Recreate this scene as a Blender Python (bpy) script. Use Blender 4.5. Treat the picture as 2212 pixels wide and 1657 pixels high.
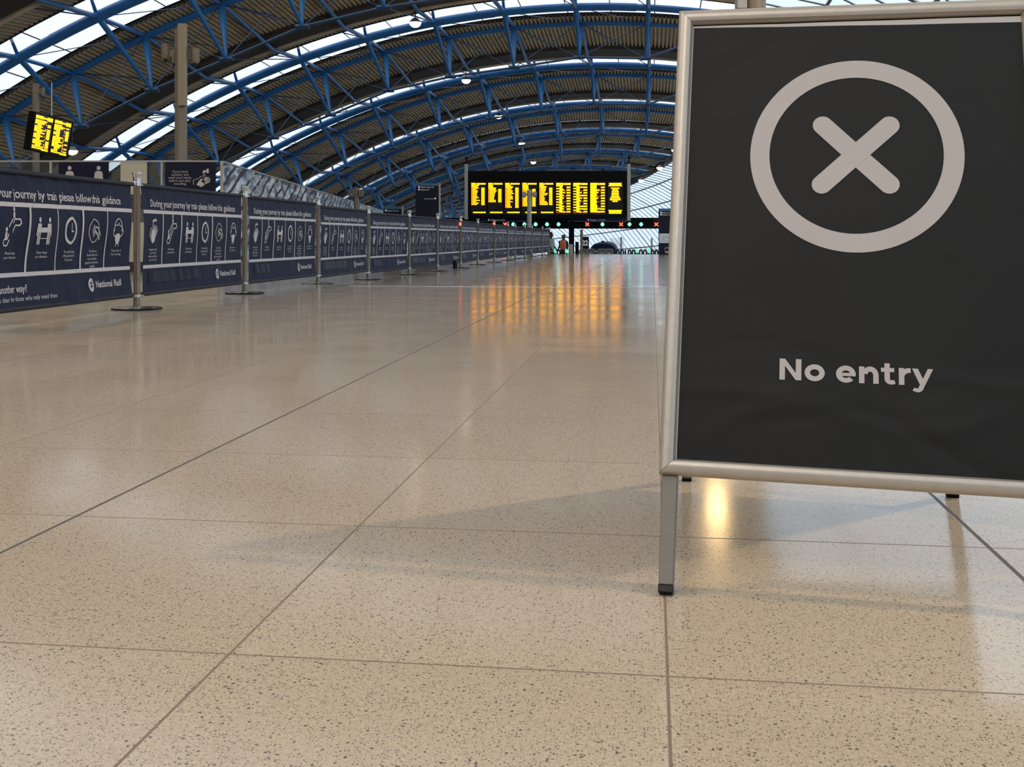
import bpy, bmesh, math, random
from mathutils import Vector, Matrix
random.seed(7)
PI = math.pi
# ------------------------------------------------------------------ scene, camera, world, exposure
F = 2350.0; CX = 1106.0; HY = 512.0; CH = 0.58            # focal length in pixels, principal column, horizon row, camera height
sc = bpy.context.scene
for o in list(bpy.data.objects): bpy.data.objects.remove(o)
col = sc.collection
cam_d = bpy.data.cameras.new('camera'); cam = bpy.data.objects.new('camera', cam_d); col.objects.link(cam)
cam.location = (0, 0, CH); cam.rotation_euler = (PI/2, 0, 0)
cam_d.sensor_width = 36; cam_d.lens = 36*F/2212; cam_d.shift_y = -(828.5-HY)/2212
cam_d.clip_start = 0.05; cam_d.clip_end = 2000
sc.camera = cam
sc.view_settings.view_transform = 'Standard'; sc.view_settings.look = 'None'
sc.view_settings.gamma = 1; sc.view_settings.use_curve_mapping = False
sc.view_settings.exposure = -1.62
w = bpy.data.worlds.new('overcast_sky'); sc.world = w; w.use_nodes = True
nt = w.node_tree; bg = nt.nodes['Background']
tc = nt.nodes.new('ShaderNodeTexCoord'); sx = nt.nodes.new('ShaderNodeSeparateXYZ'); cr = nt.nodes.new('ShaderNodeValToRGB')
nt.links.new(tc.outputs['Generated'], sx.inputs[0]); nt.links.new(sx.outputs['Z'], cr.inputs[0])
cr.color_ramp.elements[0].position = 0.0; cr.color_ramp.elements[0].color = (0.62, 0.70, 0.80, 1)
cr.color_ramp.elements[1].position = 0.5; cr.color_ramp.elements[1].color = (0.88, 0.94, 1.0, 1)
nt.links.new(cr.outputs[0], bg.inputs[0]); bg.inputs[1].default_value = 4.6

PSI = math.atan((1409-CX)/F); SP, CP = math.sin(PSI), math.cos(PSI)
AX = Vector((SP, CP, 0)); RT = Vector((CP, -SP, 0))       # station axis and its right-hand side
def at(x, y, D): return Vector(((x-CX)/F*D, D, CH+(HY-y)/F*D))
def floor_uv(u, v, z=0): p = RT*u+AX*v; return Vector((p.x, p.y, z))

# ------------------------------------------------------------------ materials
MAT = {}
def mat(name, rgb, rough=.5, metal=0, noise=0, scale=20, bump=0, emit=None, es=0, spec=.5):
    if name in MAT: return MAT[name]
    m = bpy.data.materials.new(name); m.use_nodes = True; t = m.node_tree; b = t.nodes['Principled BSDF']
    b.inputs['Base Color'].default_value = (*rgb, 1); b.inputs['Roughness'].default_value = rough
    b.inputs['Metallic'].default_value = metal; b.inputs['Specular IOR Level'].default_value = spec
    if noise or bump:
        co = t.nodes.new('ShaderNodeTexCoord'); n = t.nodes.new('ShaderNodeTexNoise')
        n.inputs['Scale'].default_value = scale; n.inputs['Detail'].default_value = 6
        t.links.new(co.outputs['Object'], n.inputs['Vector'])
        if noise:
            r = t.nodes.new('ShaderNodeValToRGB'); r.color_ramp.elements[0].position = .3; r.color_ramp.elements[1].position = .7
            r.color_ramp.elements[0].color = (*[c*(1-noise) for c in rgb], 1); r.color_ramp.elements[1].color = (*[min(1, c*(1+noise)) for c in rgb], 1)
            t.links.new(n.outputs['Fac'], r.inputs[0]); t.links.new(r.outputs[0], b.inputs['Base Color'])
        if bump:
            bp = t.nodes.new('ShaderNodeBump'); bp.inputs['Strength'].default_value = bump; bp.inputs['Distance'].default_value = .01
            t.links.new(n.outputs['Fac'], bp.inputs['Height']); t.links.new(bp.outputs[0], b.inputs['Normal'])
    if emit:
        b.inputs['Emission Color'].default_value = (*emit, 1); b.inputs['Emission Strength'].default_value = es
    MAT[name] = m; return m
M_blue = mat('blue_painted_steel', (.016, .145, .40), .35, 0, .12, 3)
M_bluel = mat('blue_painted_strut', (.03, .14, .32), .4, 0, .1, 3)
M_rod = mat('blue_tie_rod', (.02, .07, .15), .4)
M_deck = mat('corrugated_deck', (.46, .37, .24), .55, 0, .18, 1.2)
M_band = mat('gutter_fascia', (.62, .52, .38), .6, 0, .15, .8)
M_dark = mat('dark_gutter', (.035, .03, .027), .6)
M_steel = mat('brushed_stainless', (.23, .205, .17), .2, 1, .08, 30)
M_chrome = mat('polished_steel', (.55, .53, .5), .1, 1)
M_navy = mat('navy_banner_fabric', (.011, .014, .036), .7, 0, .15, 8, .25, spec=.25)
M_print = mat('off_white_print', (.50, .47, .46), .6)
M_tape = mat('dark_tape', (.006, .007, .018), .45, 0, 0, 30, .3, spec=.12)
M_hem = mat('black_hem', (.012, .013, .02), .7)
M_black = mat('black_plastic', (.003, .003, .003), .35, spec=.2)
M_blackm = mat('matt_black_metal', (.0025, .0025, .003), .7, spec=.15)
M_pole = mat('beige_painted_pole', (.21, .17, .12), .45, 0, .08, 6)
M_polel = mat('light_grey_pole', (.42, .41, .37), .45, 0, .05, 6)
M_alu = mat('silver_snap_frame', (.47, .42, .36), .38, .45, .04, 60, .05)
M_leg = mat('aluminium_leg', (.13, .12, .10), .45, .2, .05, 40)
M_paper = mat('poster_paper', (.55, .50, .46), .6, 0, .03, 5)
M_whitep = mat('white_poster_print', (.46, .41, .385), .55, 0, .02, 8)
M_signnavy = mat('navy_sign_panel', (.003, .004, .022), .4, spec=.2)
M_signtext = mat('glowing_sign_lettering', (.55, .55, .58), .5, emit=(.7, .7, .8), es=1.0)  # glow added so the lettering reads brighter
M_tealstrip = mat('teal_sign_top', (.03, .16, .26), .4)
M_led = mat('amber_led', (.1, .05, 0), .5, emit=(1, .40, .0), es=11)
M_ledo = mat('orange_led', (.1, .03, 0), .5, emit=(1, .24, .0), es=6)
M_ledr = mat('red_led', (.1, 0, 0), .5, emit=(1, .05, .02), es=22)
M_ledg = mat('green_led', (0, .1, .05), .5, emit=(.12, 1, .55), es=12)
M_lamp = mat('lamp_lens', (1, .9, .7), .5, emit=(1, .86, .66), es=18)
M_beige = mat('beige_panel', (.50, .46, .36), .4, 0, .05, 3)
M_greyband = mat('dark_grey_gloss', (.10, .10, .095), .2)
M_skirt = mat('dark_skirting', (.03, .025, .022), .3)
M_skin = mat('skin', (.28, .15, .1), .5)
M_hair = mat('black_hair', (.01, .009, .008), .6)
M_darkcloth = mat('dark_clothing', (.012, .013, .018), .8)
M_orange = mat('orange_vest_cloth', (1, .28, .12), .7)
M_pale = mat('pale_vest_cloth', (.45, .55, .5), .7)
M_train = mat('navy_train_paint', (.006, .009, .03), .6, spec=.15)
M_glassdark = mat('dark_windscreen', (.01, .012, .016), .1)
M_white = mat('white_panel', (.75, .78, .8), .5)

def glass_mat(name, tint, trans, scale=.6):
    m = bpy.data.materials.new(name); m.use_nodes = True; t = m.node_tree; t.nodes.clear()
    out = t.nodes.new('ShaderNodeOutputMaterial'); mx = t.nodes.new('ShaderNodeMixShader')
    tr = t.nodes.new('ShaderNodeBsdfTransparent'); df = t.nodes.new('ShaderNodeBsdfTranslucent'); gl = t.nodes.new('ShaderNodeBsdfGlossy'); m2 = t.nodes.new('ShaderNodeMixShader')
    tr.inputs[0].default_value = (*tint, 1); df.inputs[0].default_value = (*[c*.9 for c in tint], 1); gl.inputs['Roughness'].default_value = .1
    co = t.nodes.new('ShaderNodeTexCoord'); mp = t.nodes.new('ShaderNodeMapping'); mp.inputs['Scale'].default_value = (scale, scale*.12, scale)
    n = t.nodes.new('ShaderNodeTexNoise'); n.inputs['Scale'].default_value = 1.3; n.inputs['Detail'].default_value = 5
    r = t.nodes.new('ShaderNodeMapRange'); r.inputs[1].default_value = .35; r.inputs[2].default_value = .65
    r.inputs[3].default_value = 1-trans-.12; r.inputs[4].default_value = 1-trans+.12
    t.links.new(co.outputs['Object'], mp.inputs[0]); t.links.new(mp.outputs[0], n.inputs['Vector']); t.links.new(n.outputs['Fac'], r.inputs[0])
    t.links.new(r.outputs[0], mx.inputs[0]); t.links.new(tr.outputs[0], mx.inputs[1]); t.links.new(df.outputs[0], mx.inputs[2])
    m2.inputs[0].default_value = .05; t.links.new(mx.outputs[0], m2.inputs[1]); t.links.new(gl.outputs[0], m2.inputs[2])
    t.links.new(m2.outputs[0], out.inputs[0]); MAT[name] = m; return m
M_roofglass = glass_mat('roof_glass', (.95, .97, 1.0), .88)
M_sideglass = glass_mat('side_glass', (.80, .90, 1.0), .52, .9)

def clear_glass(name, refl, tint=(.8, .86, .84), wave=0, rough=.02):
    m = bpy.data.materials.new(name); m.use_nodes = True; t = m.node_tree; t.nodes.clear()
    out = t.nodes.new('ShaderNodeOutputMaterial'); mx = t.nodes.new('ShaderNodeMixShader')
    tr = t.nodes.new('ShaderNodeBsdfTransparent'); gl = t.nodes.new('ShaderNodeBsdfGlossy'); gl.inputs['Roughness'].default_value = rough
    tr.inputs[0].default_value = (*tint, 1); mx.inputs[0].default_value = refl
    if wave:
        co = t.nodes.new('ShaderNodeTexCoord'); wv = t.nodes.new('ShaderNodeTexNoise'); wv.inputs['Scale'].default_value = 1.6; wv.inputs['Distortion'].default_value = 1.5
        wv.inputs['Detail'].default_value = 3
        bp = t.nodes.new('ShaderNodeBump'); bp.inputs['Strength'].default_value = wave; bp.inputs['Distance'].default_value = .2
        t.links.new(co.outputs['Object'], wv.inputs['Vector']); t.links.new(wv.outputs['Fac'], bp.inputs['Height']); t.links.new(bp.outputs[0], gl.inputs['Normal'])
    t.links.new(tr.outputs[0], mx.inputs[1]); t.links.new(gl.outputs[0], mx.inputs[2]); t.links.new(mx.outputs[0], out.inputs[0]); MAT[name] = m; return m
M_clear = clear_glass('clear_glass', .1)
def reflection_mat():  # reflections of the glazed roof, painted as streaks on blue film
    m = bpy.data.materials.new('film_painted_roof_reflection'); m.use_nodes = True; t = m.node_tree; b = t.nodes['Principled BSDF']; N = t.nodes.new; L = t.links.new
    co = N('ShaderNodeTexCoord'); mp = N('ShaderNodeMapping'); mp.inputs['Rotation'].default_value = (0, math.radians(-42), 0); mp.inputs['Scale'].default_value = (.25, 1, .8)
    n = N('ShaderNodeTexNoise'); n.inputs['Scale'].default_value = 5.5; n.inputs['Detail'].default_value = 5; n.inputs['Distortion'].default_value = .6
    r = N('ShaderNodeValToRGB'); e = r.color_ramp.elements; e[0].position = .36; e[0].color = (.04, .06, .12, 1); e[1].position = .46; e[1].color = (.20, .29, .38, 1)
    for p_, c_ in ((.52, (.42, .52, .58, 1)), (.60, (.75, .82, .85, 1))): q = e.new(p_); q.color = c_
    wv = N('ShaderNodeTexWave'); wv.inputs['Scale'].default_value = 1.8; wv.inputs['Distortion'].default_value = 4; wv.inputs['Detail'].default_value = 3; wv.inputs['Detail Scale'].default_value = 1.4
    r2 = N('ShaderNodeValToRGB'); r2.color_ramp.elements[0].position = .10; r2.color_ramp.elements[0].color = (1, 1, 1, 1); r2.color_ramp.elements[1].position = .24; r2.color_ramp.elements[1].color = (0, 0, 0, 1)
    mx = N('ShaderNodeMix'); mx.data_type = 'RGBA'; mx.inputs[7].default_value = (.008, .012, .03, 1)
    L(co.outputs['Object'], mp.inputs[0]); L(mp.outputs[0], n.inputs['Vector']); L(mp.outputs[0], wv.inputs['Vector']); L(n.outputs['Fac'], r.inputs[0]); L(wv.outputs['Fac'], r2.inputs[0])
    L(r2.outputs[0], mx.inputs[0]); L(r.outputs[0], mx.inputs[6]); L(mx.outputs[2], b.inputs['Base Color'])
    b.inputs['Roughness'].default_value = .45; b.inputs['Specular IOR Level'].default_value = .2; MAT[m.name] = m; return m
M_paintrefl = reflection_mat()

def floor_mat():
    m = bpy.data.materials.new('terrazzo_tiles'); m.use_nodes = True; t = m.node_tree; b = t.nodes['Principled BSDF']
    N = t.nodes.new; L = t.links.new
    co = N('ShaderNodeTexCoord'); sep = N('ShaderNodeSeparateXYZ'); L(co.outputs['Object'], sep.inputs[0])   # object space: x = across, y = along the station axis
    def math_(op, a, bb=None, c=None):
        n = N('ShaderNodeMath'); n.operation = op
        for i, q in enumerate((a, bb, c)):
            if q is None: continue
            if isinstance(q, (int, float)): n.inputs[i].default_value = q
            else: L(q, n.inputs[i])
        return n.outputs[0]
    W, Lg = .6035, .6763
    u = math_('DIVIDE', math_('SUBTRACT', sep.outputs[0], .02), W); v = math_('DIVIDE', math_('SUBTRACT', sep.outputs[1], .098), Lg)
    u3 = math_('DIVIDE', math_('SUBTRACT', sep.outputs[0], .02+W), 3*W)
    def line(q, size, half):      # distance to the nearest integer line, 1 on the joint
        fr = math_('SUBTRACT', math_('FRACT', math_('ADD', q, .5)), .5); d = math_('MULTIPLY', math_('ABSOLUTE', fr), size)
        mr = N('ShaderNodeMapRange'); L(d, mr.inputs[0]); mr.inputs[1].default_value = half*.75; mr.inputs[2].default_value = half*1.25; mr.inputs[3].default_value = 1; mr.inputs[4].default_value = 0
        return mr.outputs[0]
    lu = line(u, W, .0020); lv = line(v, Lg, .0020); l3 = line(u3, 3*W, .0042)
    thin = math_('MAXIMUM', lu, lv)
    # base colour per tile
    cu = math_('FLOOR', u); cv = math_('FLOOR', v); cmb = N('ShaderNodeCombineXYZ'); L(cu, cmb.inputs[0]); L(cv, cmb.inputs[1])
    wn = N('ShaderNodeTexWhiteNoise'); wn.noise_dimensions = '2D'; L(cmb.outputs[0], wn.inputs['Vector'])
    base = N('ShaderNodeValToRGB'); L(wn.outputs[0], base.inputs[0])
    base.color_ramp.elements[0].color = (.42, .35, .255, 1); base.color_ramp.elements[1].color = (.47, .395, .295, 1)
    def noise(scale, detail=2):
        n = N('ShaderNodeTexNoise'); n.inputs['Scale'].default_value = scale; n.inputs['Detail'].default_value = detail; L(co.outputs['Object'], n.inputs['Vector']); return n
    def mixc(fac, c1, c2, blend='MIX'):
        n = N('ShaderNodeMix'); n.data_type = 'RGBA'; n.blend_type = blend
        if isinstance(fac, (int, float)): n.inputs[0].default_value = fac
        else: L(fac, n.inputs[0])
        for i, q in ((6, c1), (7, c2)):
            if isinstance(q, tuple): n.inputs[i].default_value = (*q, 1)
            else: L(q, n.inputs[i])
        return n.outputs[2]
    def ramp(src, a, bb, lo=0, hi=1):
        mr = N('ShaderNodeMapRange'); L(src, mr.inputs[0]); mr.inputs[1].default_value = a; mr.inputs[2].default_value = bb; mr.inputs[3].default_value = lo; mr.inputs[4].default_value = hi
        return mr.outputs[0]
    c = mixc(ramp(noise(140).outputs['Fac'], .35, .65), base.outputs[0], (.56, .47, .36))
    c = mixc(.5, base.outputs[0], c)
    pale = ramp(noise(420, 1).outputs['Fac'], .62, .70); c = mixc(math_('MULTIPLY', pale, .45), c, (.78, .70, .58))
    # dark chips : voronoi cells, some of them
    for sc_, thr, cc, dist in ((230, .58, (.075, .06, .055), .36), (130, .84, (.045, .04, .038), .33), (420, .45, (.20, .15, .12), .38)):
        vo = N('ShaderNodeTexVoronoi'); vo.inputs['Scale'].default_value = sc_; L(co.outputs['Object'], vo.inputs['Vector'])
        sepc = N('ShaderNodeSeparateColor'); L(vo.outputs['Color'], sepc.inputs[0])
        on = ramp(sepc.outputs[0], thr, thr+.02); shp = ramp(vo.outputs['Distance'], dist, dist-.1)
        c = mixc(math_('MULTIPLY', math_('MULTIPLY', on, shp), .85), c, cc)
    grime = ramp(noise(1.1, 5).outputs['Fac'], .35, .7, .0, .14); c = mixc(grime, c, (.30, .22, .17))
    c = mixc(math_('MULTIPLY', thin, .85), c, (.15, .10, .075))
    c = mixc(l3, c, (.085, .075, .07))
    L(c, b.inputs['Base Color'])
    rg = ramp(noise(2.2, 4).outputs['Fac'], .3, .7, .10, .17); allj = math_('MAXIMUM', thin, l3)
    L(math_('ADD', rg, math_('MULTIPLY', allj, .5)), b.inputs['Roughness'])
    b.inputs['Specular IOR Level'].default_value = .55
    bp = N('ShaderNodeBump'); bp.inputs['Strength'].default_value = .5; bp.inputs['Distance'].default_value = .002; bp.invert = True
    L(allj, bp.inputs['Height']); L(bp.outputs[0], b.inputs['Normal'])
    MAT['floor'] = m; return m
M_floor = floor_mat()

# ------------------------------------------------------------------ object helpers
def tag(o, label=None, cat=None, group=None, kind=None):
    if label: o['label'] = label
    if cat: o['category'] = cat
    if group: o['group'] = group
    if kind: o['kind'] = kind
    return o
def empty(name, loc=(0, 0, 0), rz=0, label=None, cat=None, group=None, kind=None):
    o = bpy.data.objects.new(name, None); col.objects.link(o); o.location = loc; o.rotation_euler = (0, 0, rz); o.empty_display_size = .1
    return tag(o, label, cat, group, kind)
def copy_tree(o, parent=None):
    c = o.copy(); col.objects.link(c); c.parent = parent
    for ch in list(o.children): copy_tree(ch, c)
    return c
class MB:
    def __init__(s): s.v = []; s.f = []; s.m = []; s.mi = 0
    def face(s, pts):
        n = len(s.v); s.v += [tuple(p) for p in pts]; s.f.append(list(range(n, n+len(pts)))); s.m.append(s.mi); return s
    def grid(s, rows, closed=False):
        n = len(s.v); R, C = len(rows), len(rows[0])
        for r in rows: s.v += [tuple(p) for p in r]
        for i in range(R-1):
            for j in range(C if closed else C-1):
                k = (j+1) % C
                s.f.append([n+i*C+j, n+i*C+k, n+(i+1)*C+k, n+(i+1)*C+j]); s.m.append(s.mi)
        return s
    def box(s, c, d, M=None):
        c = Vector(c); hx, hy, hz = d[0]/2, d[1]/2, d[2]/2
        P = [Vector((x, y, z)) for z in (-hz, hz) for y in (-hy, hy) for x in (-hx, hx)]
        P = [c+(M @ p if M else p) for p in P]; n = len(s.v); s.v += [tuple(p) for p in P]
        for f in ((0, 2, 3, 1), (4, 5, 7, 6), (0, 1, 5, 4), (2, 6, 7, 3), (0, 4, 6, 2), (1, 3, 7, 5)): s.f.append([n+i for i in f]); s.m.append(s.mi)
        return s
    def tube(s, pts, r, n=8, cap=True):
        pts = [Vector(p) for p in pts]; k = len(pts); rs = r if isinstance(r, (list, tuple)) else [r]*k
        rows = []; up = Vector((0, 0, 1))
        for i, p in enumerate(pts):
            d = (pts[min(i+1, k-1)]-pts[max(i-1, 0)]).normalized()
            a = d.cross(up)
            if a.length < .05: a = d.cross(Vector((0, 1, 0)))
            a.normalize(); b2 = a.cross(d)
            rows.append([p+(a*math.cos(2*PI*j/n)+b2*math.sin(2*PI*j/n))*rs[i] for j in range(n)])
        s.grid(rows, True)
        if cap: s.face(rows[0]); s.face(rows[-1][::-1])
        return s
    def lathe(s, prof, n=24, o=(0, 0, 0)):
        s.grid([[(o[0]+r*math.cos(2*PI*j/n), o[1]+r*math.sin(2*PI*j/n), o[2]+z) for j in range(n)] for r, z in prof], True)
        for r, z in (prof[0], prof[-1]):
            if r > .0005: s.face([(o[0]+r*math.cos(2*PI*j/n), o[1]+r*math.sin(2*PI*j/n), o[2]+z) for j in range(n)])
        return s
    def build(s, name, m, parent=None, smooth=False, bevel=0, kind=None):
        me = bpy.data.meshes.new(name); me.from_pydata(s.v, [], s.f)
        ms = m if isinstance(m, (list, tuple)) else [m]
        for q in ms: me.materials.append(q)
        if len(ms) > 1: me.polygons.foreach_set('material_index', s.m)
        me.update(); o = bpy.data.objects.new(name, me); col.objects.link(o); o.parent = parent
        bm = bmesh.new(); bm.from_mesh(me)
        if bevel or smooth: bmesh.ops.remove_doubles(bm, verts=bm.verts, dist=1e-5)
        bmesh.ops.recalc_face_normals(bm, faces=bm.faces); bm.to_mesh(me); bm.free()
        if smooth:
            me.polygons.foreach_set('use_smooth', [True]*len(me.polygons))
            try: me.set_sharp_from_angle(angle=math.radians(40))
            except Exception: pass
        if bevel:
            b = o.modifiers.new('bevel', 'BEVEL'); b.width = bevel; b.segments = 2; b.limit_method = 'ANGLE'
        if kind: o['kind'] = kind
        return o
FONT = None
_tcache = {}
def text_polys(txt, size=1.0, align='LEFT', shear=0, offset=0, spacing=1.0):
    key = (txt, size, align, shear, offset, spacing)
    if key in _tcache: return _tcache[key]
    cu = bpy.data.curves.new('t', 'FONT'); cu.body = txt; cu.size = size; cu.align_x = align; cu.shear = shear; cu.offset = offset; cu.space_character = spacing
    cu.resolution_u = 3; cu.space_line = 1.0
    o = bpy.data.objects.new('t', cu); col.objects.link(o)
    dg = bpy.context.evaluated_depsgraph_get(); me = bpy.data.meshes.new_from_object(o.evaluated_get(dg))
    r = ([tuple(v.co[:2]) for v in me.vertices], [list(p.vertices) for p in me.polygons])
    bpy.data.objects.remove(o); bpy.data.curves.remove(cu); bpy.data.meshes.remove(me)
    _tcache[key] = r; return r
def add_text(mb, txt, size, fn, align='LEFT', width=None, **k):
    """fn maps 2D (x, y) in text space to a 3D point"""
    v, f = text_polys(txt, size, align, **k); n = len(mb.v); sx_ = 1
    if width and v:
        x0 = min(p[0] for p in v); x1 = max(p[0] for p in v); sx_ = width/(x1-x0)
    mb.v += [tuple(fn(p[0]*sx_, p[1])) for p in v]
    for q in f: mb.f.append([n+i for i in q]); mb.m.append(mb.mi)
def ring2(mb, fn, cx, cy, rx, ry, t, n=40, a0=0, a1=2*PI):
    full = abs(a1-a0) > 6.28; rows = []
    for i in range(n+1):
        a = a0+(a1-a0)*i/n
        rows.append([fn(cx+rx*math.cos(a), cy+ry*math.sin(a)), fn(cx+(rx-t)*math.cos(a), cy+(ry-t)*math.sin(a))])
    mb.grid(rows)
def disc2(mb, fn, cx, cy, rx, ry, n=20): mb.face([fn(cx+rx*math.cos(2*PI*i/n), cy+ry*math.sin(2*PI*i/n)) for i in range(n)])
def stroke2(mb, fn, pts, t, sub=1):
    for (x0, y0), (x1, y1) in zip(pts, pts[1:]):
        L = math.hypot(x1-x0, y1-y0)
        if L < 1e-9: continue
        nx, ny = -(y1-y0)/L*t/2, (x1-x0)/L*t/2; ex, ey = (x1-x0)/L*t*.3, (y1-y0)/L*t*.3
        rows = []
        for i in range(sub+1):
            q = i/sub; x = x0-ex+(x1-x0+2*ex)*q; y = y0-ey+(y1-y0+2*ey)*q
            rows.append([fn(x+nx, y+ny), fn(x-nx, y-ny)])
        mb.grid(rows)
def poly2(mb, fn, pts): mb.face([fn(*p) for p in pts])

# ------------------------------------------------------------------ floor of the hall
def floor_piece(prof, name, m, u0=-34, u1=18, du=4):
    mb = MB(); n = int((u1-u0)/du)
    mb.grid([[(u0+(u1-u0)*j/n, v, z) for j in range(n+1)] for v, z in prof])
    o = mb.build(name, m, kind='structure'); o.rotation_euler = (0, 0, -PSI); return o
FZ = [(-16, 0), (12.9, 0), (14.4, -.055), (44.6, -.125), (44.6, -.4)]
def floor_z(v):
    for (a, za), (b, zb) in zip(FZ, FZ[1:]):
        if v <= b: return za+(zb-za)*(v-a)/(b-a)
    return -1.06
fl = floor_piece([(v, z) for v, z in FZ[:4]], 'floor', M_floor)
LOW = -1.06
M_lowfloor = mat('lower_concourse_floor', (.42, .36, .29), .35, 0, .08, 1)
fb = MB()
fb.grid([[(-34+52*j/8, v, z) for j in range(9)] for v, z in ((44.6, -.125), (44.62, -.4), (50, LOW), (84, LOW), (84, -3.3), (420, -3.3))])
fo = fb.build('floor', M_lowfloor, kind='structure'); fo.rotation_euler = (0, 0, -PSI)
# metal threshold strip where the paving falls away
tr = MB().box((2.2, 12.75, .001), (11.5, .42, .006)).build('trim_1', mat('threshold_metal', (.80, .78, .75), .12, .7, .05, 4), kind='structure'); tr.rotation_euler = (0, 0, -PSI)

# ------------------------------------------------------------------ the curved shed
S0, RAD, SLOPE = 60.0, 200.0, .045
def shed_frame(s):
    if s <= S0: return AX*s, AX, RT
    th = (s-S0)/RAD; p = AX*S0+(AX*math.sin(th)-RT*(1-math.cos(th)))*RAD
    return p, AX*math.cos(th)-RT*math.sin(th), RT*math.cos(th)+AX*math.sin(th)
def shed(s, u, z):
    p, h, r = shed_frame(s); q = p+r*u; return Vector((q.x, q.y, CH+z-SLOPE*(s-42.35)))
RC = (-2.874, -26.631); RR = 35.59; DPH = .0792; PH0 = .0768
def arc(ph, off=0): return (RC[0]+(RR+off)*math.sin(ph), RC[1]+(RR+off)*math.cos(ph))
PH_L, PH_R = -.80, .181
SP_RIB = 11.25
RIBS = list(range(-2, 15))
def rib_s(k): return 42.35+SP_RIB*(k-2)

# truss, built once in its own frame: x across the hall, y along it, z up
def node(j, off=0): return arc(PH0+DPH*j, off)
CH2 = 3.15        # distance between the two upper chords
truss0 = empty('roof_truss', (0, 0, 0), 0)
JS = list(range(-11, 2))
def chord(y0, name, r1, r2, m):
    mb = MB(); seg = []
    ph0 = PH0+DPH*(JS[0]-.5); ph1 = PH_R
    n = 52
    pts = [Vector((arc(ph0+(ph1-ph0)*i/n)[0], y0, arc(ph0+(ph1-ph0)*i/n)[1])) for i in range(n+1)]
    # telescoping tube: sleeves get fatter towards the middle of the span
    for a, b, rr in ((0, 10, r1*.8), (10, 20, r1*.92), (20, 38, r1), (38, 46, r1*.92), (46, 52, r1*.8)): mb.tube(pts[a:b+1], rr, 10)
    return mb.build(name, m, truss0, True)
chord(0, 'top_chord', .17, .15, M_blue); chord(CH2, 'top_chord', .15, .13, M_blue)
def depth(j): return 2.15 if j < -4 else (1.9 if j < -1 else 1.65)
def low(j): x, z = node(j, -depth(j)); return Vector((x, 1.9, z+.0))
for j in JS[1:-1]:
    a = Vector((node(j)[0], 0, node(j)[1])); b = Vector((node(j)[0], CH2, node(j)[1])); L_ = low(j)
    MB().tube([a, L_], [.10, .055], 8).build('strut', M_blue, truss0, True)
    MB().tube([b, b.lerp(L_, .25), L_], [.11, .13, .035], 8).build('strut', M_bluel, truss0, True)
    MB().tube([a+Vector((0, -.6, .75)), a, b], [.045, .07, .07], 6).build('cross_tie', M_blue, truss0)
for j in JS[1:-1]:
    # longitudinal purlin running on to the next truss
    p = Vector((node(j)[0], CH2, node(j)[1])); q = p+Vector((0, 4.9, -.45-SLOPE*4.9)); r = Vector((node(j)[0], SP_RIB, node(j)[1]-SLOPE*SP_RIB+.0))
    MB().tube([p, q, r], [.075, .075, .085], 8).build('purlin', M_blue, truss0, True)
tie = MB(); tp = [Vector((arc(PH0+DPH*(JS[0]))[0], 1.3, arc(PH0+DPH*JS[0])[1]))]+[low(j) for j in JS[1:-1]]+[Vector((arc(PH_R)[0], 1.3, arc(PH_R)[1]))]
tie.tube(tp, .05, 6)
for p in tp[1:-1]: tie.tube([p+Vector((-.22, 0, 0)), p+Vector((.22, 0, 0))], .085, 6)
tie.build('bottom_tie', M_rod, truss0, True)
br = MB()
for j in JS[1:-2]:
    a = Vector((node(j)[0], 0, node(j)[1])); b = Vector((node(j)[0], CH2, node(j)[1])); a2 = Vector((node(j+1)[0], 0, node(j+1)[1])); b2 = Vector((node(j+1)[0], CH2, node(j+1)[1]))
    br.tube([b, low(j+1)], .017, 4, False); br.tube([low(j), b2], .017, 4, False); br.tube([a, b2], .015, 4, False)
    q2 = Vector((node(j+1)[0], SP_RIB, node(j+1)[1]-SLOPE*SP_RIB)); br.tube([b, q2], .022, 4, False)
    if j % 2: br.tube([low(j), Vector((node(j)[0], SP_RIB, node(j)[1]-SLOPE*SP_RIB))], .018, 4, False)
br.build('bracing_rod', M_rod, truss0)
ordn = ['first', 'second', 'third', 'fourth', 'fifth', 'sixth', 'seventh', 'eighth', 'ninth', 'tenth', 'eleventh', 'twelfth', 'thirteenth', 'fourteenth', 'fifteenth', 'sixteenth', 'seventeenth', 'eighteenth']
def place_shed(o, s):
    p, h, r = shed_frame(s); o.location = (p.x, p.y, CH-SLOPE*(s-42.35)); o.rotation_euler = (0, 0, math.atan2(h.y, h.x)-PI/2)
for i, k in enumerate(RIBS[2:]):
    t = truss0 if i == 0 else copy_tree(truss0)
    place_shed(t, rib_s(k))
    n_ = (ordn[i-1]+' nearest' if i > 1 else 'nearest') if i else None
    tag(t, ('blue tubular roof truss arching almost overhead, just out of view' if i == 0 else 'blue tubular steel roof truss arch, %s of those seen under the roof' % n_), 'roof truss', 'blue arched roof trusses')

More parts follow.
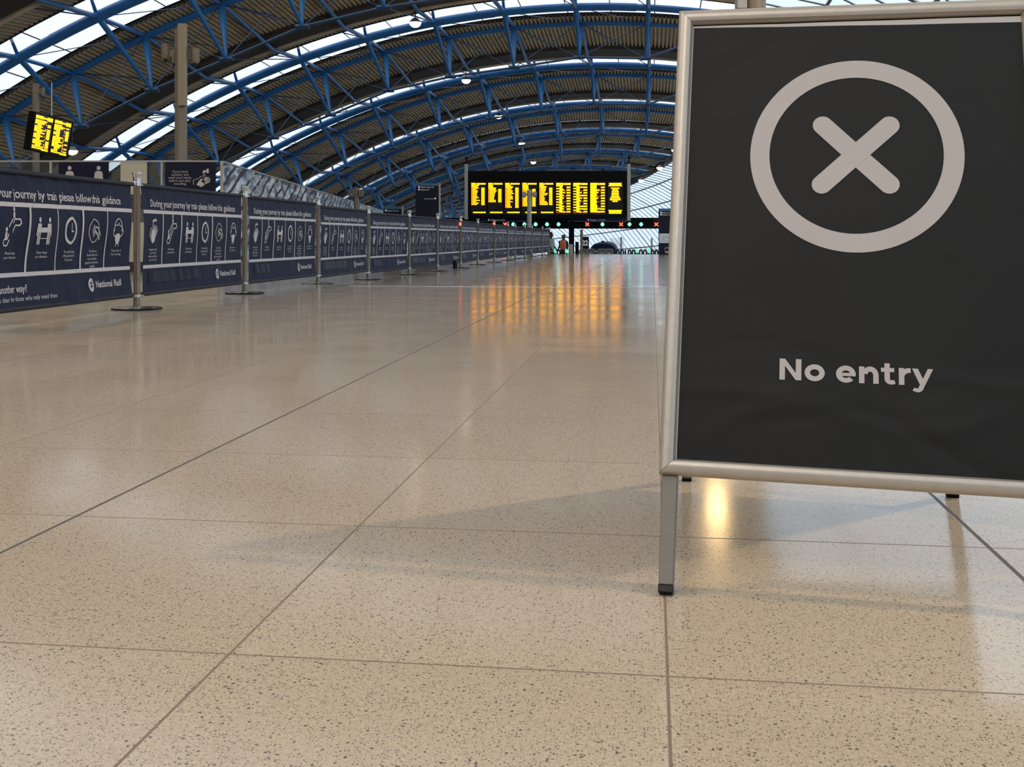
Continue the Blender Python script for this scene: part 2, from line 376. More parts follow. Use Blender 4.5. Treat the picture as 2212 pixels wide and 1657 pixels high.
# roof skin : corrugated deck, gutter, fascia and glass strip for every bay
NPH = 150
def phs(n): return [PH_L+(PH_R-PH_L)*i/n for i in range(n+1)]
def crown_line(s, y): return None
for i, k in enumerate(RIBS):
    s = rib_s(k); mb = MB()
    def P(y, ph, off):   # y from the truss towards the next one
        x, z = arc(ph, off); return shed(s+y, x, z)
    # corrugated deck sloping down from the glass to the gutter
    pitch = .0048; n = int((PH_R-PH_L)/pitch); rows = []
    ua = []
    for j in range(n):
        p0 = PH_L+pitch*j
        ua += [(p0, 0), (p0+pitch*.52, 0), (p0+pitch*.58, .12), (p0+pitch*.94, .12)]
    ua.append((PH_R, 0))
    mb.mi = 0
    mb.grid([[P(y, ph, o_+e*(1 if y < 9 else 1)) for ph, e in ua] for y, o_ in ((2.2, .19), (4.6, .12), (7.1, .01))])
    mb.grid([[P(y, ph, o_+e) for ph, e in ua] for y, o_ in ((8.75, .02), (10.45, .28))])
    P2 = phs(60)
    mb.mi = 2; mb.grid([[P(y, ph, o_) for ph in P2] for y, o_ in ((7.0, .03), (7.0, -.13), (8.3, -.18), (8.3, .0))])      # gutter trough
    mb.grid([[P(y, ph, o_) for ph in P2] for y, o_ in ((2.1, .325), (6.0, .35), (10.6, .6))])  # unseen upper sheet, added to stop sky leaking past the deck
    mb.mi = 1; mb.grid([[P(y, ph, o_) for ph in P2] for y, o_ in ((8.5, -.24), (8.5, .02), (8.6, .02))])                     # pale fascia band
    mb.mi = 2; mb.grid([[P(y, ph, o_) for ph in P2] for y, o_ in ((10.4, .22), (10.4, .55), (10.5, .55))])
    mb.build('ceiling', [M_deck, M_band, M_dark], kind='structure')
    g = MB(); g.grid([[P(y, ph, .32) for ph in P2] for y in (10.4, 11.5, 12.6, 13.5)])
    go = g.build('window_%d' % (i+1), M_roofglass, kind='structure')
    fr = MB()
    for q in range(0, 61, 3):
        fr.tube([P(10.4, P2[q], .3), P(13.5, P2[q], .3)], .022, 4, False)
    fr.tube([P(13.48, ph, .3) for ph in P2], .05, 4, False)
    fr.build('glazing_bar', M_dark, go)

# edge beam of the crown, between the opaque roof and the glazed side
eb = MB(); ss = [-20+4*i for i in range(62)]
eb.tube([shed(s, *arc(PH_R)) for s in ss], .28, 8); eb.tube([shed(s, arc(PH_R)[0]-.5, arc(PH_R)[1]-.5) for s in ss], .12, 6)
eo = eb.build('trim_2', M_dark, kind='structure')
# glazed side falling to the ground on the right
x0, z0 = arc(PH_R)
SIDE = [(x0, z0+.35), (x0+2.6, z0-.3), (x0+5.0, z0-1.6), (x0+7.2, z0-3.4), (x0+9.0, z0-5.6), (x0+10.2, z0-8.2), (x0+10.8, z0-11), (x0+11, z0-13.5)]
gs = MB(); SS = [-24+3.0*i for i in range(100)]
def zcorr(s, z): return z+SLOPE*max(0, s-42.35)*(1 if False else 0)
gs.grid([[shed(s, u, z) for u, z in SIDE] for s in SS])
gso = gs.build('wall_right', M_sideglass, kind='structure')
bars = MB()
for i, (u, z) in enumerate(SIDE[1:]): bars.tube([shed(s, u, z) for s in SS], .07, 5, False)
nb = 0
for i in range(200):
    s = -24+1.48*i
    if s > 270: break
    bars.tube([shed(s+(0 if True else 0), u, z) for u, z in SIDE], .042 if i % 8 else .07, 5, False)
bars.build('glazing_bar', mat('grey_glazing_bar', (.07, .075, .085), .5), gso)

# ------------------------------------------------------------------ roof lamps
lamp0 = empty('roof_lamp')
MB().lathe([(0, .10), (.06, .09), (.10, .06), (.20, -.04), (.21, -.06)], 20).build('housing', mat('lamp_housing', (.25, .25, .25), .4), lamp0, True)
MB().lathe([(.0, -.22), (.09, -.20), (.16, -.15), (.20, -.055)], 20).build('lens', M_lamp, lamp0, True)
MB().tube([(0, 0, .1), (0, 0, .55)], .02, 6).build('hanger', M_dark, lamp0)
LAMPS = [((897, 45), 40.2, 'bright round roof lamp at the upper left of the arched roof, nearest of its row', 1.15),
         ((1007, 170), 51.3, 'bright round roof lamp, second nearest of the row left of the departure board', 1.1),
         ((1077, 248), 62.5, 'bright round roof lamp, third nearest of the row left of centre', 1.1),
         ((1127, 307), 73.6, 'bright round roof lamp, fourth nearest of the row, above the departure board', 1.1),
         ((1152, 348), 85, 'small bright roof lamp just over the top edge of the departure board', 1.1),
         ((1456, 322), 78, 'bright roof lamp on the crown edge beam, beside the no entry sign', 1.0),
         ((1425, 360), 88, 'bright roof lamp on the curving edge beam, middle of three', 1.3),
         ((1385, 387), 98, 'bright roof lamp lowest on the curving edge beam, right of the departure board', 1.3),
         ((156, 322), 24, 'oval bright lamp beside the small tilted departure screen', .62)]
for i, (p, D, lab, sc_) in enumerate(LAMPS):
    o = lamp0 if i == 0 else copy_tree(lamp0)
    o.location = at(*p, D); o.scale = (sc_,)*3; tag(o, lab, 'lamp', 'roof lamps')
def hall_light(name, loc, energy, color, size=.35, spot=None, aim=(0, 0, 0)):
    """a roof luminaire of the same kind as the ones in view, with its own lamp"""
    o = copy_tree(lamp0); o.location = loc; o.scale = (1.2,)*3
    tag(o, name, 'lamp', 'roof lamps'); o['group'] = 'roof lamps'
    l = bpy.data.lights.new('bulb', 'SPOT' if spot else 'POINT'); l.energy = energy; l.color = color; l.shadow_soft_size = size
    if spot: l.spot_size = spot; l.spot_blend = .5
    lo = bpy.data.objects.new('bulb', l); col.objects.link(lo); lo.parent = o; lo.location = (0, 0, -.25)
    if spot:
        d = Vector(aim)-Vector(loc); lo.rotation_euler = d.to_track_quat('-Z', 'Y').to_euler()
    return o
hall_light('warm roof lamp high to the right of the no entry sign', (7.2, 3.0, 9.2), 6500, (1, .74, .45), .16)
hall_light('warm roof lamp high to the left of the no entry sign', (-7.5, 4.0, 8.6), 4200, (1, .78, .52), .16)
hall_light('warm roof lamp ahead, above the top edge of the no entry sign', at(1548, -22, 31), 420, (1, .62, .22), .25)
hall_light('warm roof lamp behind the camera on the left', (-3.5, -5, 8.8), 2600, (1, .76, .5), .2)

# ------------------------------------------------------------------ no entry A-board
# the poster plane, in its own axes: e1 to the right along the board, e2 up the leaning face, e3 out of the face
ps, th_, ro = .241, .293, -.014
B1 = Vector((math.cos(ps), -math.sin(ps), 0)); BK = Vector((math.sin(ps), math.cos(ps), 0)); BU = Vector((0, 0, 1))*math.cos(th_)+BK*math.sin(th_)
e1 = B1*math.cos(ro)+BU*math.sin(ro); e2 = -B1*math.sin(ro)+BU*math.cos(ro); e3 = e1.cross(e2)
BO = Vector((.280, 1.859, CH-.379)); PW, PH_ = .580, .821
def on_board(x, y):            # where the picture of the board's face puts (x, y), in the board's own axes
    d = Vector(((x-CX)/F, 1, (HY-y)/F)); c0 = Vector((0, 0, CH)); t = (BO-c0).dot(e3)/d.dot(e3); q = c0+d*t-BO
    return q.dot(e1), q.dot(e2)
base_c = Vector((.62, 2.12, 0)); board = empty('no_entry_sign', base_c, 0, 'black no entry sign with a white cross in a ring, on a silver A-frame stand', 'sign')
def bd(a, b, c=0): return BO+e1*a+e2*b+e3*c-base_c
FW, FT = .0275, .014
oA, oB = (-FW, -FW), (PW+FW, PH_+FW)
prof = [(0, -.012), (0, .006), (.004, .0115), (.010, .014), (.017, .014), (.0235, .0105), (FW-.0015, .004), (FW, .0), (FW, -.004)]
def rail(side):
    mb = MB(); rows = []
    for w_, h_ in prof:
        x0_, y0_, x1_, y1_ = oA[0]+w_, oA[1]+w_, oB[0]-w_, oB[1]-w_; g = .0004
        C = {'l': ((x0_, y0_+g), (x0_, y1_-g)), 'r': ((x1_, y0_+g), (x1_, y1_-g)), 'b': ((x0_+g, y0_), (x1_-g, y0_)), 't': ((x0_+g, y1_), (x1_-g, y1_))}[side]
        rows.append([bd(*C[0], h_), bd(*C[1], h_)])
    mb.grid(rows); mb.face([r[0] for r in rows]); mb.face([r[1] for r in rows]); return mb.build('frame_rail', M_alu, board, True)
for sd in 'lrbt': rail(sd)
MB().grid([[bd(-FW+.002, -FW+.002, -.006), bd(PW+FW-.002, -FW+.002, -.006)], [bd(-FW+.002, PH_+FW-.002, -.006), bd(PW+FW-.002, PH_+FW-.002, -.006)]]).build('backing_board', M_blackm, board)
def wrk(a, b):                 # creases of the paper
    q = 0
    for cx_, cy_, ang, L_, wd, h_ in ((.30, .085, .10, .24, .016, .0022), (.42, .045, -.16, .22, .014, -.0025), (.10, .12, .35, .14, .012, .0016), (.16, .62, .2, .2, .03, .0012), (.07, .72, .9, .12, .03, -.0016), (.42, .40, -.1, .3, .03, .0008), (.50, .15, .25, .12, .012, .0018), (.25, .17, -.05, .3, .02, -.0012)):
        dx, dy = a-cx_, b-cy_; p = dx*math.cos(ang)+dy*math.sin(ang); r = -dx*math.sin(ang)+dy*math.cos(ang)+.03*math.sin(p*14)
        q += h_*math.exp(-(r/wd)**2)*math.exp(-(p/L_)**2)
    return q+.0004*math.sin(a*31+b*7)*math.sin(b*17)+.0005*math.sin(b*9+2)
tl = on_board(1500, 57); tr_ = on_board(2208, 34)
def ptop(a): return min(PH_-.001+.004, tl[1]+(tr_[1]-tl[1])*(a-tl[0])/(tr_[0]-tl[0]))
kl = on_board(1501, 61); km = on_board(1972, 53); kr = on_board(2208, 47.5)
def ktop(a):
    if a < km[0]: return kl[1]+(km[1]-kl[1])*(a-kl[0])/(km[0]-kl[0])
    return km[1]+(kr[1]-km[1])*(a-km[0])/(kr[0]-km[0])
def sheet(name, top, h, m, par, left=0):
    NA, NB = 70, 100
    return MB().grid([[bd(left+(PW-left)*i/NA, top(left+(PW-left)*i/NA)*j/NB, h+wrk(left+(PW-left)*i/NA, top(left+(PW-left)*i/NA)*j/NB)) for i in range(NA+1)] for j in range(NB+1)]).build(name, m, par, True)
paper = sheet('poster', ptop, -.0005, M_paper, board)
sheet('black_print', ktop, .0002, mat('black_poster_print', (.0065, .0063, .006), .6, 0, .12, 9, .12, spec=.3), paper, .0015)
def bp_(x, y, lift=.0012): return bd(x, y, lift+wrk(x, y))
sym = MB()
rcx, rcy = .295, .554; RO = .1825; RI = .1485
sym.grid([[bp_(rcx+r*math.cos(2*PI*i/96), rcy+r*math.sin(2*PI*i/96)) for r in (RO, .174, .166, .157, RI)] for i in range(97)])
def capsule(x0_, y0_, x1_, y1_, wd, lift):
    L_ = math.hypot(x1_-x0_, y1_-y0_); dx, dy = (x1_-x0_)/L_, (y1_-y0_)/L_; nx, ny = -dy, dx; rows = []
    ts = [-wd/2*math.cos(PI/2*i/12) for i in range(13)]+[L_*i/8 for i in range(1, 8)]+[L_+wd/2*math.sin(PI/2*i/12) for i in range(13)]
    for t in ts:
        if t < 0: hw = math.sqrt(max(0, wd*wd/4-t*t))
        elif t > L_: hw = math.sqrt(max(0, wd*wd/4-(t-L_)**2))
        else: hw = wd/2
        rows.append([bp_(x0_+dx*t+nx*hw*q, y0_+dy*t+ny*hw*q, lift) for q in (-1, -.5, 0, .5, 1)])
    sym.grid(rows)
c1 = on_board(1777, 272); c2 = on_board(1921, 399); c3 = on_board(1921, 272); c4 = on_board(1775, 399)
capsule(*c1, *c2, .0345, .0012); capsule(*c3, *c4, .0345, .0015)
sym.build('cross_symbol', M_whitep, paper)
# "No entry": every glyph drawn as strokes, cap height = 1
tx0 = on_board(1683.6, 820); tx1 = on_board(2016.5, 838); tcap = on_board(1684.5, 774.5)
HC = tcap[1]-tx0[1]; TW = tx1[0]-tx0[0]
lt = MB(); UZ = TW/1472; kx = UZ/HC      # one zoomed pixel across
slope_t = 0
def gl(x, y): return bp_(tx0[0]+(x-370)*UZ, tx0[1]+y*HC*1.0, .0013)
def gquad(*p): lt.face([gl(*q) for q in p])
def garc(cx_, cy_, rx, ry, tx, ty, a0, a1, n=36):
    lt.grid([[gl(cx_+rx*math.cos(a0+(a1-a0)*i/n), cy_+ry*math.sin(a0+(a1-a0)*i/n)), gl(cx_+(rx-tx)*math.cos(a0+(a1-a0)*i/n), cy_+(ry-ty)*math.sin(a0+(a1-a0)*i/n))] for i in range(n+1)])
XH = .775
gquad((370, 0), (424, 0), (424, 1), (370, 1)); gquad((530, 0), (585, 0), (585, 1), (530, 1)); gquad((370, 1), (424, 1), (585, 0), (530, 0)); gquad((370, 1), (424, 1), (424, .68), (370, .98))
garc(715, XH/2, 98, XH/2+.012, 53, .235, 0, 2*PI, 48)
garc(1017, XH/2, 95, XH/2+.012, 53, .225, 0, math.radians(318), 44); gquad((970, .30), (1112, .30), (1112, .30+.15), (970, .45)); 
gquad((1143, 0), (1195, 0), (1195, XH), (1143, XH)); garc(1250, XH-.40, 80, .41, 52, .235, 0, PI*.93, 28); gquad((1278, 0), (1330, 0), (1330, XH-.40), (1278, XH-.40))
gquad((1352, XH-.02), (1477, XH-.02), (1477, XH-.21), (1352, XH-.21)); gquad((1385, .24), (1436, .24), (1436, XH+.19), (1385, XH+.19)); garc(1452, .245, 67, .255, 51, .20, PI, PI*1.5, 14)
gquad((1452, .19), (1452, -.01), (1489, .03), (1476, .21))
gquad((1520, 0), (1572, 0), (1572, XH), (1520, XH)); garc(1628, XH-.41, 108, .42, 52, .22, PI*.5, PI*.98, 14); gquad((1628, XH-.41+.42), (1632, XH-.41+.42), (1632, XH-.22), (1628, XH-.22))
gquad((1645, XH), (1700, XH), (1764, .12), (1722, -.02)); gquad((1792, XH), (1842, XH), (1752, -.10), (1702, -.10)); garc(1692, -.06, 60, .25, 50, .17, -PI*.5, -.15, 12)
gquad((1692, -.31), (1692, -.14), (1664, -.10), (1646, -.245))
lt.build('no_entry_lettering', M_whitep, paper)
# legs with black caps
def slab(name, a, b, w0, w1, t, m, par, across):
    a, b = Vector(a), Vector(b); d = (b-a).normalized(); x = Vector(across).normalized(); y = d.cross(x).normalized(); rows = []
    for p, w__ in ((a, w0), (b, w1)): rows.append([p+x*w__/2+y*t/2, p-x*w__/2+y*t/2, p-x*w__/2-y*t/2, p+x*w__/2-y*t/2])
    mb = MB(); mb.grid(rows, True); mb.face(rows[0]); mb.face(rows[1]); return mb.build(name, m, par, bevel=.0015)
def leg(top, foot, w0, w1, across):
    foot = Vector(foot); top = Vector(top); d = (top-foot).normalized(); k = .011/max(.2, d.z)
    l = slab('leg', top, foot+d*k, w0, w1, .022, M_leg, board, across)
    slab('foot_cap', foot+d*k, foot+d*.0, w1*1.03, w1*1.03, .024, M_black, l, across)
f1 = at(1438.5, 1285, 1.763)-base_c; f1.z = .001; f2 = f1+B1*(PW+.02); f2.z = .001
leg(bd(-.010, .0, -.006-.012), f1, .027, .0235, B1); t2 = bd(PW+.012, 0, -.018); leg(t2, f2, .027, .0235, B1)
# rear half of the A-frame, hinged at the top
r1 = Vector(((1484-CX)/F*2.592, 2.592, .001))-base_c; r2 = Vector(((2056-CX)/F*2.43, 2.43, .001))-base_c
topL = bd(-FW+.01, PH_+FW-.01, -.02); topR = bd(PW+FW-.01, PH_+FW-.01, -.02)
topL2, topR2 = topL+BK*.03, topR+BK*.03
rl, rr_ = (r1-topL2), (r2-topR2)
MB().grid([[topL2, topR2], [topL2+rl*.80, topR2+rr_*.80]]).build('rear_panel', mat('rear_panel_grey', (.30, .28, .25), .5), board)
for a, b in ((topL2, topR2), (topL2+rl*.80, topR2+rr_*.80)): slab('rear_rail', a, b, .028, .028, .016, M_alu, board, (0, 0, 1))
leg(topL2, r1, .026, .022, B1); leg(topR2, r2, .026, .026, B1)
MB().tube([topL-BK*.0, topL2], .008, 8).tube([topR, topR2], .008, 8).build('hinge', M_leg, board)

# ------------------------------------------------------------------ barrier posts and banners
PX = [(295.7, 296), (529, 231.7), (687, 190), (795.5, 159), (884, 139), (945, 124.5), (995, 111.8), (1032, 99), (1067.7, 89.3), (1096.8, 82.3), (1112.8, 76.4), (1133.5, 73.5), (1149, 67.7), (1171.6, 63), (1186.8, 59.3)]
PP = [(-3.27, 6.30)]
for x, h in PX: D = F*1.10/h; PP.append(((x-CX)/F*D, D))
def gz(x, y): return floor_z(x*SP+y*CP)
post0 = empty('barrier_post')
MB().lathe([(.195, .0), (.197, .004), (.197, .011), (.190, .0135)], 48).build('base_rim', M_black, post0, True)
MB().lathe([(.190, .0135), (.185, .0175), (.06, .022), (.034, .026), (.0, .027)], 48).build('base_plate', M_chrome, post0, True)
MB().lathe([(.031, .022), (.031, .035), (.0265, .038), (.0265, 1.005), (.028, 1.008)], 24).build('tube', M_steel, post0, True)
MB().lathe([(.030, 1.005), (.032, 1.012), (.0285, 1.02), (.033, 1.075), (.040, 1.088), (.038, 1.098), (.02, 1.10), (0, 1.10)], 24).build('cap', M_chrome, post0, True)
for z in (1.0, .108):
    cb = MB().lathe([(.0268, z-.012), (.033, z-.010), (.033, z+.010), (.0268, z+.012)], 20)
    cl = cb.build('collar', M_chrome, post0, True)
    for sgn in (-1, 1): MB().tube([(0, sgn*.03, z), (0, sgn*.062, z), (0, sgn*.062, z), (0, sgn*.10, z)], [.010, .010, .016, .016], 10).build('clip', M_chrome, cl, True)
BL = 2.44; BZ0, BZ1 = .115, 1.0
def bw(x, z, amp):
    q = math.sin(PI*min(1, max(0, x/BL)))**.5 if 0 < x < BL else 0
    return amp*(.016*math.sin(9.5*z+1.2)+.006*math.sin(5*x+4*z)+.004*math.sin(23*x+2*z)+.003*math.sin(61*x)*(.3+z))*(.35+.65*q)
def make_banner(amp, foot_text, patch):
    root = empty('barrier_banner')
    x0_, x1_ = .085, BL-.085
    def fn0(x, z, y=0): return (x, -bw(x, z, amp)+y, z)
    NXs, NZ = 90, 36
    def xs(i, z):        # fabric edges bow slightly inwards between the clips
        e = .035*math.sin(PI*(z-BZ0)/(BZ1-BZ0)) if BZ0 < z < BZ1 else 0
        return x0_+e+(x1_-x0_-2*e)*i/NXs
    zs = [BZ0+(BZ1-BZ0)*j/NZ for j in range(NZ+1)]
    MB().grid([[fn0(xs(i, z), z) for i in range(NXs+1)] for z in zs]).build('fabric', M_navy, root, True)
    MB().tube([(x0_-.01, 0, BZ1), (x1_+.01, 0, BZ1)], .016, 10).build('top_hem', M_hem, root, True)
    MB().tube([(x0_-.01, 0, BZ0), (x1_+.01, 0, BZ0)], .018, 10).build('bottom_hem', M_hem, root, True)
    def fn(x, z): return fn0(x, z, -.0035)
    p = MB()
    for za, zb in ((.774, .803), (.322, .350)): p.grid([[fn(xs(i, z), z) for i in range(NXs+1)] for z in (za, zb)])
    col_x = [.478, .834, 1.20, 1.556, 1.91]; NZd = 16
    for x in col_x: p.grid([[fn(x-.0085, .350+(.774-.350)*j/NZd), fn(x+.0085, .350+(.774-.350)*j/NZd)] for j in range(NZd+1)])
    add_text(p, 'During your journey by train please follow this guidance', .085, lambda a, b: fn(.235+a, .832+b), width=1.90, offset=.0012)
    cc = [.295, .656, 1.017, 1.378, 1.733, 2.095]; icz = .625
    # 1 washing hands under a tap
    X = cc[0]; poly2(p, fn, [(X-.005, icz+.085), (X+.05, icz+.085), (X+.05, icz+.10), (X+.035, icz+.10), (X+.035, icz+.112), (X+.02, icz+.112), (X+.02, icz+.10), (X-.022, icz+.10), (X-.022, icz+.068), (X-.005, icz+.068)])
    for dx in (-.03, -.013, .004): stroke2(p, fn, [(X+dx, icz+.06), (X+dx, icz+.045)], .005)
    poly2(p, fn, [(X-.055, icz-.03), (X-.04, icz+.01), (X-.005, icz+.03), (X+.03, icz-.03), (X+.02, icz-.08), (X-.02, icz-.10), (X-.03, icz-.08)])
    for k_, (dx, dz) in enumerate(((.0, .045), (.03, .048), (.055, .038), (.072, .015))): stroke2(p, fn, [(X-.01+k_*.008, icz-.02-k_*.012), (X+dx, icz+dz)], .014)
    stroke2(p, fn, [(X-.075, icz-.03), (X-.06, icz+.02), (X-.03, icz+.035)], .008); stroke2(p, fn, [(X-.075, icz-.03), (X-.03, icz-.085)], .008)
    # 2 two people on an escalator
    X = cc[1]; stroke2(p, fn, [(X-.085, icz-.10), (X-.05, icz-.10), (X+.03, icz+.03), (X+.07, icz+.03), (X+.085, icz+.045), (X+.075, icz+.07), (X+.02, icz+.07), (X-.055, icz-.06), (X-.09, icz-.06), (X-.10, icz-.08), (X-.085, icz-.10)], .010)
    stroke2(p, fn, [(X-.045, icz+.02), (X-.01, icz+.07)], .010)
    for dx, dz in ((-.07, -.055), (.01, .075)): disc2(p, fn, X+dx, icz+dz+.058, .014, .016); poly2(p, fn, [(X+dx-.014, icz+dz), (X+dx+.014, icz+dz), (X+dx+.014, icz+dz+.04), (X+dx-.014, icz+dz+.04)])
    # 3 two people kept apart
    X = cc[2]
    for dx in (-.055, .055):
        disc2(p, fn, X+dx, icz+.07, .016, .018); poly2(p, fn, [(X+dx-.026, icz-.015), (X+dx+.026, icz-.015), (X+dx+.026, icz+.045), (X+dx-.026, icz+.045)])
        for q in (-.012, .012): stroke2(p, fn, [(X+dx+q, icz-.015), (X+dx+q, icz-.09)], .017)
        stroke2(p, fn, [(X+dx*1.45, icz+.02), (X+dx*1.55, icz-.035)], .008)
    poly2(p, fn, [(X-.03, icz-.015), (X+.03, icz-.015), (X+.03, icz+.018), (X-.03, icz+.018)]); stroke2(p, fn, [(X-.03, icz-.055), (X+.03, icz-.055)], .005)
    # 4 clock
    X = cc[3]; ring2(p, fn, X, icz, .083, .098, .020); stroke2(p, fn, [(X, icz+.05), (X, icz-.005), (X+.035, icz-.005)], .011)
    # 5 contactless
    X = cc[4]; ring2(p, fn, X-.012, icz, .083, .088, .007)
    for r in (.022, .038, .054, .07): ring2(p, fn, X-.055, icz, r, r*.95, .007, 12, -.8, .8)
    stroke2(p, fn, [(X+.02, icz+.03), (X+.055, icz+.02), (X+.095, icz-.035)], .012); stroke2(p, fn, [(X+.01, icz+.0), (X+.04, icz-.02), (X+.085, icz-.06)], .014)
    # 6 face covering
    X = cc[5]; ring2(p, fn, X, icz+.02, .060, .080, .009, 30, -.3, PI+.3); stroke2(p, fn, [(X-.05, icz+.045), (X-.01, icz+.045), (X, icz+.065), (X+.012, icz+.045), (X+.05, icz+.035)], .007)
    for sg in (-1, 1): stroke2(p, fn, [(X+sg*.062, icz+.02), (X+sg*.07, icz-.005), (X+sg*.058, icz-.03), (X+sg*.04, icz-.045)], .008); stroke2(p, fn, [(X+sg*.02, icz-.09), (X+sg*.022, icz-.115)], .008)
    poly2(p, fn, [(X-.04, icz-.03), (X, icz-.015), (X+.04, icz-.03), (X+.034, icz-.075), (X+.012, icz-.10), (X-.012, icz-.10), (X-.034, icz-.075)])
    caps = ['Regularly wash\nyour hands\nbefore and after\nyour journey', 'Please keep\nyour distance', 'Please keep\nyour distance', 'Travel during\noff-peak hours\nif you can', 'Go online to\nbook tickets and\nuse contactless\npayments wherever\npossible', 'Please wear a\nface covering']
    for X, cp in zip(cc, caps):
        for li, ln in enumerate(cp.split('\n')): add_text(p, ln, .026, lambda a, b, X=X, li=li: fn(X+a, .468-li*.028+b), align='CENTER')
    add_text(p, 'National Rail', .07, lambda a, b: fn(1.765+a, .205+b), width=.40, offset=.0014)
    disc2(p, fn, 1.69, .228, .043, .05)
    if foot_text:
        add_text(p, 'travel another way?', .068, lambda a, b: fn(.36+a, .222+b), width=.482, offset=.001)
        add_text(p, 'Keep trains clear for those who really need them', .045, lambda a, b: fn(.325+a, .165+b), width=.87)
    pr = p.build('print', M_print, root)
    ic = MB(); g = lambda x, z: fn0(x, z, -.005)      # double arrow inside the roundel
    stroke2(ic, g, [(1.663, .242), (1.717, .242)], .006); stroke2(ic, g, [(1.663, .218), (1.717, .218)], .006); stroke2(ic, g, [(1.675, .205), (1.703, .219), (1.675, .241), (1.705, .256)], .007)
    ic.build('logo_mark', M_navy, root)
    if patch:
        tpm = MB(); g2 = lambda x, z: fn0(x, z, -.006-.004*math.sin(37*x+11*z)); a, b = patch
        tpm.grid([[g2(a+(b-a)*i/14+.01*math.sin(j), .20+.095*j/4) for i in range(15)] for j in range(5)])
        tpm.build('tape_patch', M_tape, root)
    return root
ban_near = make_banner(1.0, True, None); ban_a = make_banner(.55, False, (.20, 1.28)); ban_b = make_banner(.5, False, (.25, .80))
for i, (x, y) in enumerate(PP):
    o = post0 if i == 0 else copy_tree(post0)
    if i+1 < len(PP): dx, dy = PP[i+1][0]-x, PP[i+1][1]-y
    ang = math.atan2(dy, dx); o.location = (x, y, gz(x, y)); o.rotation_euler = (0, 0, ang-PI/2)
    n_ = len(PP)
    if i == 0: lab = 'stainless steel barrier post holding the near end of the nearest banner, out of view'
    elif i == n_-1: lab = 'farthest stainless barrier post, at the far end of the banner line'
    else: lab = ('nearest' if i == 1 else ordn[i-1]+' nearest')+' of the stainless steel barrier posts in view, round base'
    tag(o, lab, 'barrier post', 'barrier posts of the banner line')
    if i+1 < n_:
        b = ban_near if i == 0 else (ban_a if i == 1 else (ban_b if i == 2 else copy_tree(ban_a if i in (3, 5, 9) else ban_b)))
        L_ = math.hypot(dx, dy); z0_, z1_ = gz(x, y), gz(*PP[i+1])
        b.location = (x, y, (z0_+z1_)/2); b.rotation_euler = (0, 0, ang); b.scale = (L_/BL, 1, 1)
        lb = ['navy guidance banner cut by the left edge of the picture, with footer text', 'navy guidance banner between the first and second posts, taped-over footer'][i] if i < 2 else 'navy guidance banner hung beyond the %s nearest barrier post' % ordn[i-1]
        tag(b, lb, 'banner', 'navy guidance banners')
# red marker lamps seen at two posts
for i, lab in ((7, 'small round red light at the seventh nearest barrier post'), (9, 'small round red light at the ninth nearest barrier post')):
    x, y = PP[i]; c = at(PX[i-1][0]-1.5, 484, y-.12)
    ml = MB(); ml.lathe([(0, .02), (.03, .012), (.034, -.01), (0, -.015)], 14); o = ml.build('marker_light', M_ledr, None, True); o.location = c; o.rotation_euler = (PI/2, 0, 0)
    tag(o, lab, 'light', 'small red lights on the barrier posts')
# loose tape and litter
o = MB().grid([[(-.09+.18*i/6, .004*math.sin(i), -.11+.22*j/6) for i in range(7)] for j in range(7)]).build('paper_scrap', mat('tan_paper', (.42, .30, .22), .7))
c = at(962, 559, 21.9); o.location = c+Vector((-.02, -.2, 0)); o.rotation_euler = (0, .7, PI/2-.15); tag(o, 'torn tan paper scrap stuck low on a banner near the middle', 'scrap')
ds = MB().lathe([(.0, .0), (.045, .01), (.05, .10), (.03, .17), (.0, .18)], 14).build('door_stop', M_black, None, True)
ds.location = (at(971, 579, 22.3).x+.12, 22.3, gz(at(971, 579, 22.3).x, 22.3)); tag(ds, 'small black wedge-like foot standing under the banner line', 'stopper')

# ------------------------------------------------------------------ unseen end wall, added to keep daylight out from behind
wb = MB(); ws = -22
pts = [shed(ws, *arc(ph, .3)) for ph in phs(24)]+[shed(ws, u, z) for u, z in SIDE[:-1]]
wb.face([Vector((p.x, p.y, p.z)) for p in pts]+[shed(ws, SIDE[-2][0], -1.5-.58), shed(ws, -27.5, -1.5-.58)])
wb.build('wall_back_added', mat('brown_added_end', (.20, .16, .12), .7), kind='structure')
wl = MB(); wl.grid([[shed(q, arc(PH_L)[0]+.2, z) for z in (-6, 2.4)] for q in range(-24, 180, 4)])
wl.build('wall_left_added', mat('brown_added_side', (.13, .11, .085), .7), kind='structure')  # side wall added to close the left and dim the hall

# ------------------------------------------------------------------ glass balustrade behind the banners
def balustrade(A, B, zt, n, glass, name_label, lowm=True):
    A = Vector((A[0], A[1], 0)); B = Vector((B[0], B[1], 0)); d = (B-A).normalized(); nrm = Vector((d.y, -d.x, 0)); ang = math.atan2(d.y, d.x); L_ = (B-A).length
    zb = min(gz(A.x, A.y), gz(B.x, B.y)); r = empty('glass_balustrade', (A.x, A.y, zb), ang, name_label, 'balustrade', None); H = zt-zb
    for i in range(n):
        a, b = L_*i/n+.02, L_*(i+1)/n-.02
        MB().box(((a+b)/2, 0, (1.16+H-.03)/2), (b-a, .014, H-.03-1.16)).build('glass_panel', glass, r)
        MB().box((L_*i/n, 0, H/2), (.035, .05, H-.01)).build('upright', M_polel, r)
    MB().box((L_/2, 0, H-.012), (L_, .06, .028)).build('top_rail', M_polel, r)
    MB().box((L_/2, 0, 1.04), (L_, .05, .24)).build('reflection_band', M_greyband, r)  # dark reflection in the glass, built as a solid band
    MB().box((L_/2, 0, .56), (L_, .03, .72)).build('lower_panel', M_beige if lowm else glass, r)
    MB().box((L_/2, -.01, .20), (L_, .05, .018)).build('trim_rail', M_chrome, r)
    MB().box((L_/2, 0, .095), (L_, .06, .19)).build('skirting', M_skirt, r)
    return r
